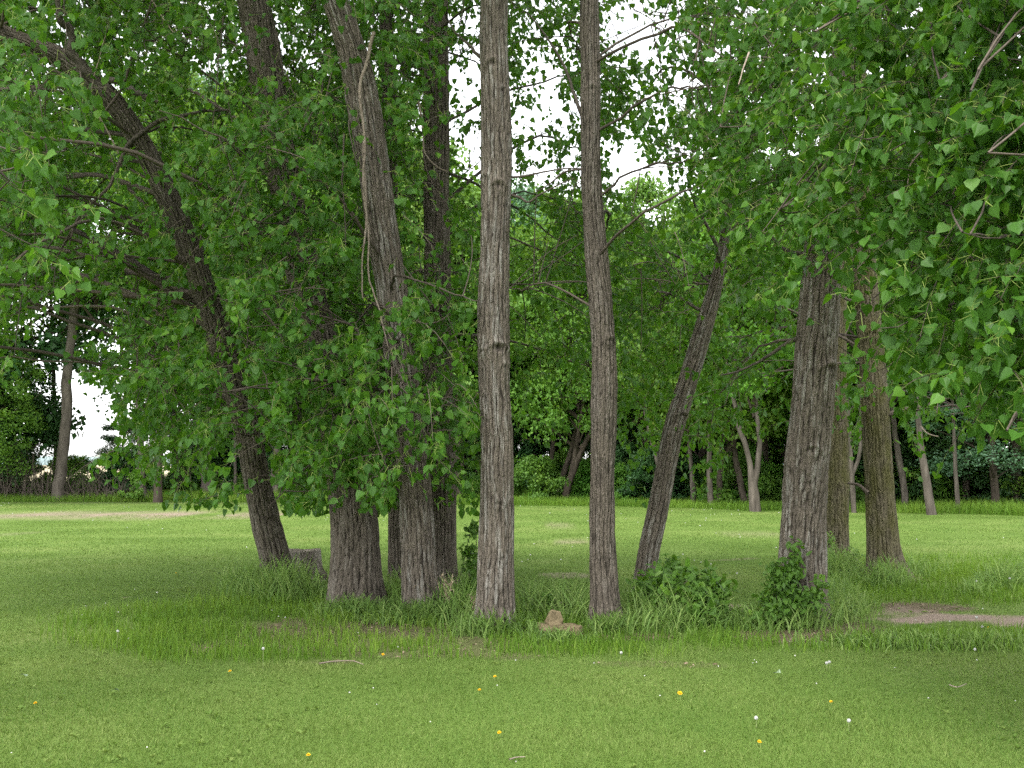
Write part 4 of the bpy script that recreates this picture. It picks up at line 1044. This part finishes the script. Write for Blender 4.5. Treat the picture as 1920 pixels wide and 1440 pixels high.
leafy_plant('weed_plant', 'small dark leafy weed in the tall grass behind the rock pile', 'weed', (g[0], g[1], 0), [(1030,1125,g[1],12,20,.08)], 40, .05, 6)

# ------------------------------------------------------------------ stump
g = G(573, 1090); D = 15.1; cx = (573 - 960) / F * D; root = empty('tree_stump', (cx, D, 0), 'grey sawn tree stump in tall grass beside the leaning trunk', 'stump')
NS = 96; nh = 40; th = np.arange(NS) * 2 * math.pi / NS; H = .43
zz = np.linspace(-.05, 1, nh); R = .222 + .03 * (1 - np.clip(zz, 0, 1)) + .05 * np.exp(-np.clip(zz, 0, 1) / .15)
q = np.stack([np.broadcast_to(np.cos(th) * .22, (nh, NS)), np.broadcast_to(np.sin(th) * .22, (nh, NS)), np.broadcast_to((zz * H)[:, None], (nh, NS))], -1)
rd = np.clip(1 - np.exp(-np.abs(vnoise(q * np.array([26, 26, 2.2]), 3)) * 5), 0, 1)
rr = R[:, None] * (1 + .07 * np.cos(th * 3 + 1)[None] + .03 * fbm(q * 9, 2, 3)) + .008 * rd
def lump(a0, z0, s, h): return h * np.exp(-(((th[None] - a0 + math.pi) % (2 * math.pi) - math.pi) * .22 / s) ** 2 - ((zz[:, None] * H - z0) / s) ** 2)
rr = rr + lump(-.25, .1, .07, .07) - lump(-1.15, .12, .05, .035) + lump(-1.15, .16, .07, .02)
topz = H + .012 * np.cos(th * 2) + .006 * rng.normal(0, 1, NS)
v = np.stack([cx + rr * np.cos(th)[None], D + rr * np.sin(th)[None], (zz[:, None] * topz[None])], -1)
i = np.arange(nh - 1)[:, None] * NS; j = np.arange(NS)[None]; k2 = (j + 1) % NS
mb = MB(); mb.add(v, np.stack([i + j, i + k2, i + NS + k2, i + NS + j], -1).reshape(-1, 4))
M['stump'] = bark_mat('weathered_stump', (.06, .05, .042, 1), (.36, .33, .295, 1), (.5, .47, .43, 1), (.15, .12, .095, 1), .6)
rd = rd * (1 - .8 * lump(-1.15, .12, .05, 1)) * (1 - .85 * lump(-.25, .1, .07, 1))
child(mb, 'body', M['stump'], root, True, {'bark': q.reshape(-1, 3), 'ridge': rd.ravel()})
mb = MB(); rings = np.linspace(0, 1, 12)[1:]
vv = [np.array([[cx, D, H + .005]])] + [np.stack([cx + (rr[-1] - .006) * r_ * np.cos(th), D + (rr[-1] - .006) * r_ * np.sin(th), (topz - .004) * r_ + (H + .005) * (1 - r_) + .004 * rng.normal(0, 1, NS) * (r_ < .95)], -1) for r_ in rings]
fq = []
for r_ in range(len(rings) - 1):
    b0 = 1 + r_ * NS; fq.append(np.stack([b0 + j[0], b0 + NS + j[0], b0 + NS + k2[0], b0 + k2[0]], -1))
vall = np.concatenate(vv); mb.add(vall, np.concatenate(fq)); mb.f.append((np.stack([0 * j[0], 1 + j[0], 1 + k2[0]], -1), 0, np.full(NS, .5)))
kk_ = NT('cut_wood'); tc = kk_.N('ShaderNodeTexCoord').outputs['Object']; wv = kk_.N('ShaderNodeTexWave'); wv.wave_type = 'RINGS'; wv.rings_direction = 'Z'
wv.inputs['Scale'].default_value = 22; wv.inputs['Distortion'].default_value = 2.5; kk_.set(wv.inputs['Vector'], tc)
pb = kk_.N('ShaderNodeBsdfPrincipled'); kk_.set(pb.inputs['Base Color'], kk_.mix(kk_.noise(tc, 9), kk_.ramp(wv.outputs[0], [(0, (.2, .16, .12, 1)), (1, (.36, .31, .24, 1))]), (.25, .22, .18, 1)))
pb.inputs['Roughness'].default_value = .9; kk_.t.links.new(pb.outputs[0], kk_.out.inputs[0])
child(mb, 'cut_face', kk_.m, root)

# ------------------------------------------------------------------ stones
def stone(px, py, D, wpx, hpx, dep, seed, label, block=.35, rot=0, amp=.15, point=0.0):
    """px, py = foot centre; a broken block: rounded cube with chipped faces"""
    n = 22; lin_ = np.linspace(-1, 1, n); a, b = np.meshgrid(lin_, lin_)
    V = []; Fq = []; off = 0
    for axs in range(3):
        for s in (-1, 1):
            p = np.zeros((n * n, 3)); p[:, axs] = s; p[:, (axs + 1) % 3] = a.ravel(); p[:, (axs + 2) % 3] = b.ravel() * s
            V.append(p); i = np.arange(n - 1)[:, None] * n; j = np.arange(n - 1)[None]
            Fq.append(np.stack([i + j, i + j + 1, i + n + j + 1, i + n + j], -1).reshape(-1, 4) + off); off += n * n
    V = np.concatenate(V); Fq = np.concatenate(Fq)
    sph = nrm(V); V = V * (1 - block) + sph * block * 1.25
    W, Hh = wpx * D / F, hpx * D / F
    V = V * (1 + amp * .6 * fbm(sph * 1.6, 2, seed)[:, None] + .07 * fbm(sph * 5, 3, seed + 4)[:, None] + .03 * vnoise(sph * 14, seed)[:, None])
    V[:, :2] *= (1 - point * np.clip(V[:, 2:3] + 1, 0, 2) / 2); V += .04 * np.abs(vnoise(sph * 4, seed + 2))[:, None] * np.array([1, 1, -1])
    V *= np.array([W / 2, dep / 2, Hh / 2]); c, s = math.cos(rot), math.sin(rot)
    V = np.stack([V[:, 0] * c - V[:, 1] * s, V[:, 0] * s + V[:, 1] * c, V[:, 2]], -1)
    p0 = P(px, py, D); V[:, 2] -= V[:, 2].min()
    mb = MB(); mb.add(V, Fq); o = mb.build('sandstone_block', M['stone'], None, True)
    o.location = p0; return tag(o, label, 'stone', 'stones of the little rock pile')
M['stone'] = plain_mat('sandstone', (.10, .080, .045), (.235, .185, .11), 7, .95, .35, .1)
stone(1047, 1194, 10.25, 68, 21, .24, 3, 'long flat sandstone block lying in the grass under the small pointed stone', .16, .1, .10)
stone(1080, 1200, 10.08, 18, 24, .14, 9, 'squarish yellow sandstone chunk at the right end of the long flat block', .2, -.25, .2)
stone(1040, 1175, 10.3, 32, 25, .15, 14, 'small pointed sandstone resting on top of the long flat block', .22, .5, .35, .42)

# ------------------------------------------------------------------ dry grass stalks
for px_, py_, hp, n, lab in ((838,1162,88,9,'tallest tuft of dry straw coloured stalks, between the close trunks and the bare pale trunk'), (782,1160,60,6,'short dry grass tuft at the foot of the pale trunk with hanging twigs'), (893,1172,52,7,'curled dry grass tuft at the left foot of the bare pale trunk')):
    g = G(px_, py_); D = g[1]; root = empty('dry_grass_tuft', (g[0], g[1], 0), lab, 'dry grass', 'dry straw coloured grass tufts')
    mb = MB(); m2 = MB(); h0 = hp * D / F
    for q in range(n):
        a = rng.uniform(0, 6.28); hh = h0 * rng.uniform(.6, 1.05); lean = rng.uniform(.0, .3) * hh
        c = spline([(g[0] + .03 * math.cos(a), g[1] + .03 * math.sin(a), 0), (g[0] + lean * .4 * math.cos(a), g[1] + lean * .4 * math.sin(a), hh * .55), (g[0] + lean * math.cos(a), g[1] + lean * math.sin(a), hh)], 10)
        v, f = tube(c, np.linspace(.0032, .0016, 10), 5); mb.add(v, f)
        m = 9; ii = rng.integers(4, 10, m)
        add_blades(m2, c[ii], rng.uniform(.05, .12, m), rng.uniform(.007, .012, m), rng.uniform(1.2, 3.4, m), 5, rng.uniform(.2, 1, m))
    child(mb, 'stalks', M['dry'], root); child(m2, 'dry_leaves', M['dry'], root)

# ------------------------------------------------------------------ dandelions, seed heads, fallen leaves, sticks
M['yellow'] = plain_mat('dandelion_yellow', (.62, .36, .01), (.85, .58, .02), 60)
M['fluff'] = plain_mat('seed_fluff', (.4, .4, .37), (.6, .6, .57), 60)
M['stem'] = plain_mat('flower_stem', (.14, .2, .06), (.26, .3, .12), 30)
def petals_mesh():
    mb = MB()
    for ring, (n, tilt, L, z) in enumerate(((20, .15, .020, 0), (16, .55, .017, .002), (11, 1.0, .012, .004))):
        a = np.arange(n) * 2 * math.pi / n + ring * .2
        d = np.stack([np.cos(a) * math.cos(tilt), np.sin(a) * math.cos(tilt), np.full(n, math.sin(tilt))], -1)
        up = np.stack([-np.cos(a) * math.sin(tilt), -np.sin(a) * math.sin(tilt), np.full(n, math.cos(tilt))], -1)
        v, f, c = leaves(np.tile([0, 0, z], (n, 1)) + d * .002, d, up, np.full(n, L), 'oval'); mb.add(v, f)
    o = mb.build('flower_head', M['yellow']); me = o.data; bpy.data.objects.remove(o); return me
def fluff_mesh():
    mb = MB(); n = 120; i = np.arange(n); z = 1 - 2 * (i + .5) / n; a = i * 2.39996
    d = np.stack([np.sqrt(1 - z * z) * np.cos(a), np.sqrt(1 - z * z) * np.sin(a), z], -1)
    v, f = multi_tube(np.stack([d * .003, d * .014], 1), np.full(n, .0004), np.full(n, .0004), 3); mb.add(v, f)
    v, f, c = leaves(d * .0135, np.cross(d, [0.3, .5, .8]), d, np.full(n, .006), 'diamond'); mb.add(v, f)
    v, f, c = leaves(d * .0135, -np.cross(d, [0.3, .5, .8]), d, np.full(n, .006), 'diamond'); mb.add(v, f)
    o = mb.build('seed_globe', M['fluff']); me = o.data; bpy.data.objects.remove(o); return me
def stem_mesh(h):
    mb = MB(); c = spline([(0, 0, 0), (.006, .003, h * .5), (0, 0, h)], 8); v, f = tube(c, .0022, 6); mb.add(v, f)
    o = mb.build('stem', M['stem'], None, True); me = o.data; bpy.data.objects.remove(o); return me
PM, FM, SM1, SM2 = petals_mesh(), fluff_mesh(), stem_mesh(.055), stem_mesh(.16)
YD = [(718,1236,'yellow dandelion in the unmown strip straight below the pale trunk with hanging twigs'),(431,1261,'yellow dandelion on the mown lawn below the leaning trunk'),(928,1283,'yellow dandelion on the lawn below the bare pale trunk'),
      (1275,1316,'large yellow dandelion on the open lawn far below the leafy bush'),(936,1395,'yellow dandelion near the bottom edge, middle of the lawn'),(1854,1180,'yellow dandelion just below the dirt path at the right'),
      (1363,1115,'yellow dandelion behind the right end of the leafy bush'),(578,1434,'yellow dandelion at the very bottom edge, left of the middle'),(1424,1402,'yellow dandelion near the bottom edge, right of the middle'),
      (66,1325,'lone yellow dandelion by the left edge of the lawn'),(1558,1318,'small yellow dandelion on the lawn under the overhanging bright leaves'),(330,1079,'yellow dandelion on the sunny lawn left of the stump'),(899,1310,'small yellow dandelion a little below another one in the middle of the lawn')]
for a, b, lab in YD:
    g = G(a, b); r = empty('dandelion', (g[0], g[1], float(terr(g[0], g[1]))), lab, 'flower', 'yellow dandelions in the lawn')
    s = .85 if 'large' in lab else (.55 if 'small' in lab else .58)
    inst('stem', SM1, r, (0, 0, 0), rng.uniform(0, 6), (s, s, s)); hd = inst('flower_head', PM, r, (0, 0, .053 * s), rng.uniform(0, 6), (s, s, s)); hd.rotation_euler = (rng.uniform(.2, .6), rng.uniform(-.3, .3), 0)
WD = [(493,1254,'white seed head on a bent stalk below the stump'),(220,1215,'white seed head in the unmown strip at the far left'),(1832,1118,'white seed head beside the tall grass tuft at the right edge'),(1894,1112,'tall white seed head in the grass tuft at the right edge'),
      (1832,1188,'white seed head on a tall stalk over the dirt path'),(1842,1185,'white seed head low at the near edge of the dirt path'),(1418,1366,'white seed head alone on the open lawn in the lower right'),(1550,1252,'left one of two white seed heads close together below the thickest trunk'),
      (1555,1250,'right one of two white seed heads close together below the thickest trunk'),(1592,1365,'white seed head in the lower right quarter of the lawn'),(1165,1242,'white seed head just below the unmown strip by the slender bowed trunk'),(1828,1226,'white seed head in the shaded lawn below the dirt path'),(1382,1100,'white seed head over the leafy bush')]
for a, b, lab in WD:
    g = G(a, b); tall = 'tall' in lab or 'stalk' in lab or 'strip at the far' in lab or 'beside' in lab or 'bush' in lab
    r = empty('dandelion_seed_head', (g[0], g[1], float(terr(g[0], g[1]))), lab, 'seed head', 'white dandelion seed heads')
    inst('stem', SM2 if tall else SM1, r, (0, 0, 0), rng.uniform(0, 6), (1, 1, 1)); inst('seed_globe', FM, r, (0, 0, .16 + .008 if tall else .055 + .008), 0, (.85, .85, .85))
M['fallen'] = plain_mat('fallen_leaf_pale', (.14, .2, .11), (.24, .31, .2), 25)
for a, b, sz, lab in ((1455,1272,.065,'pale green fallen leaf on the lawn below the thickest trunk'),(48,1275,.055,'pale fallen leaf on the lawn at the left edge'),(223,1304,.05,'pale fallen leaf lying left of a dandelion in the lower left lawn'),(413,1084,.07,'white fallen leaf on the lawn left of the tall grass by the stump')):
    g = G(a, b); n = 14; yy, xx = np.meshgrid(np.linspace(-.5, .5, n), np.linspace(0, 1, n)); wd = np.interp(xx, [0, .12, .3, .6, .85, 1], [.35, .95, 1, .62, .22, .02])
    v = np.stack([xx * sz, yy * wd * sz, .12 * sz * np.sin(xx * 3) + .35 * sz * np.abs(yy * wd) + .05 * sz * fbm(np.stack([xx * 3, yy * 3, 0 * xx], -1), 2, 1)], -1).reshape(-1, 3)
    v = np.concatenate([v, v - np.array([0, 0, .0006])])
    i = np.arange(n - 1)[:, None] * n; j = np.arange(n - 1)[None]; f = np.stack([i + j, i + j + 1, i + n + j + 1, i + n + j], -1).reshape(-1, 4)
    mb = MB(); mb.add(v, np.concatenate([f, f[:, ::-1] + n * n])); o = mb.build('fallen_leaf', M['fallen'], None, True)
    o.location = (g[0], g[1], float(terr(g[0], g[1])) + .05); o.rotation_euler = (.35, -.1, rng.uniform(0, 6.28)); tag(o, lab, 'leaf', 'fallen leaves on the lawn')
for px_, r_, lab in (([(598,1244),(625,1240),(660,1239),(682,1246)], .006, 'dry stick lying along the front of the unmown strip'), ([(955,1424),(968,1420),(985,1419)], .005, 'short dry stick near the bottom edge, middle of the lawn'), ([(1780,1284),(1795,1288),(1812,1282)], .005, 'short dry twig in the shaded lawn at the right')):
    q = np.array(px_, float); c = spline(G(q[:, 0], q[:, 1], .05), 16); mb = MB(); v, f = tube(c, np.linspace(r_, r_ * .5, 16), 6); off = c[0].copy(); mb.add(v - off, f); o = mb.build('fallen_twig', M['twig_pale'], None, True); o.location = off; tag(o, lab, 'twig', 'fallen twigs on the lawn')
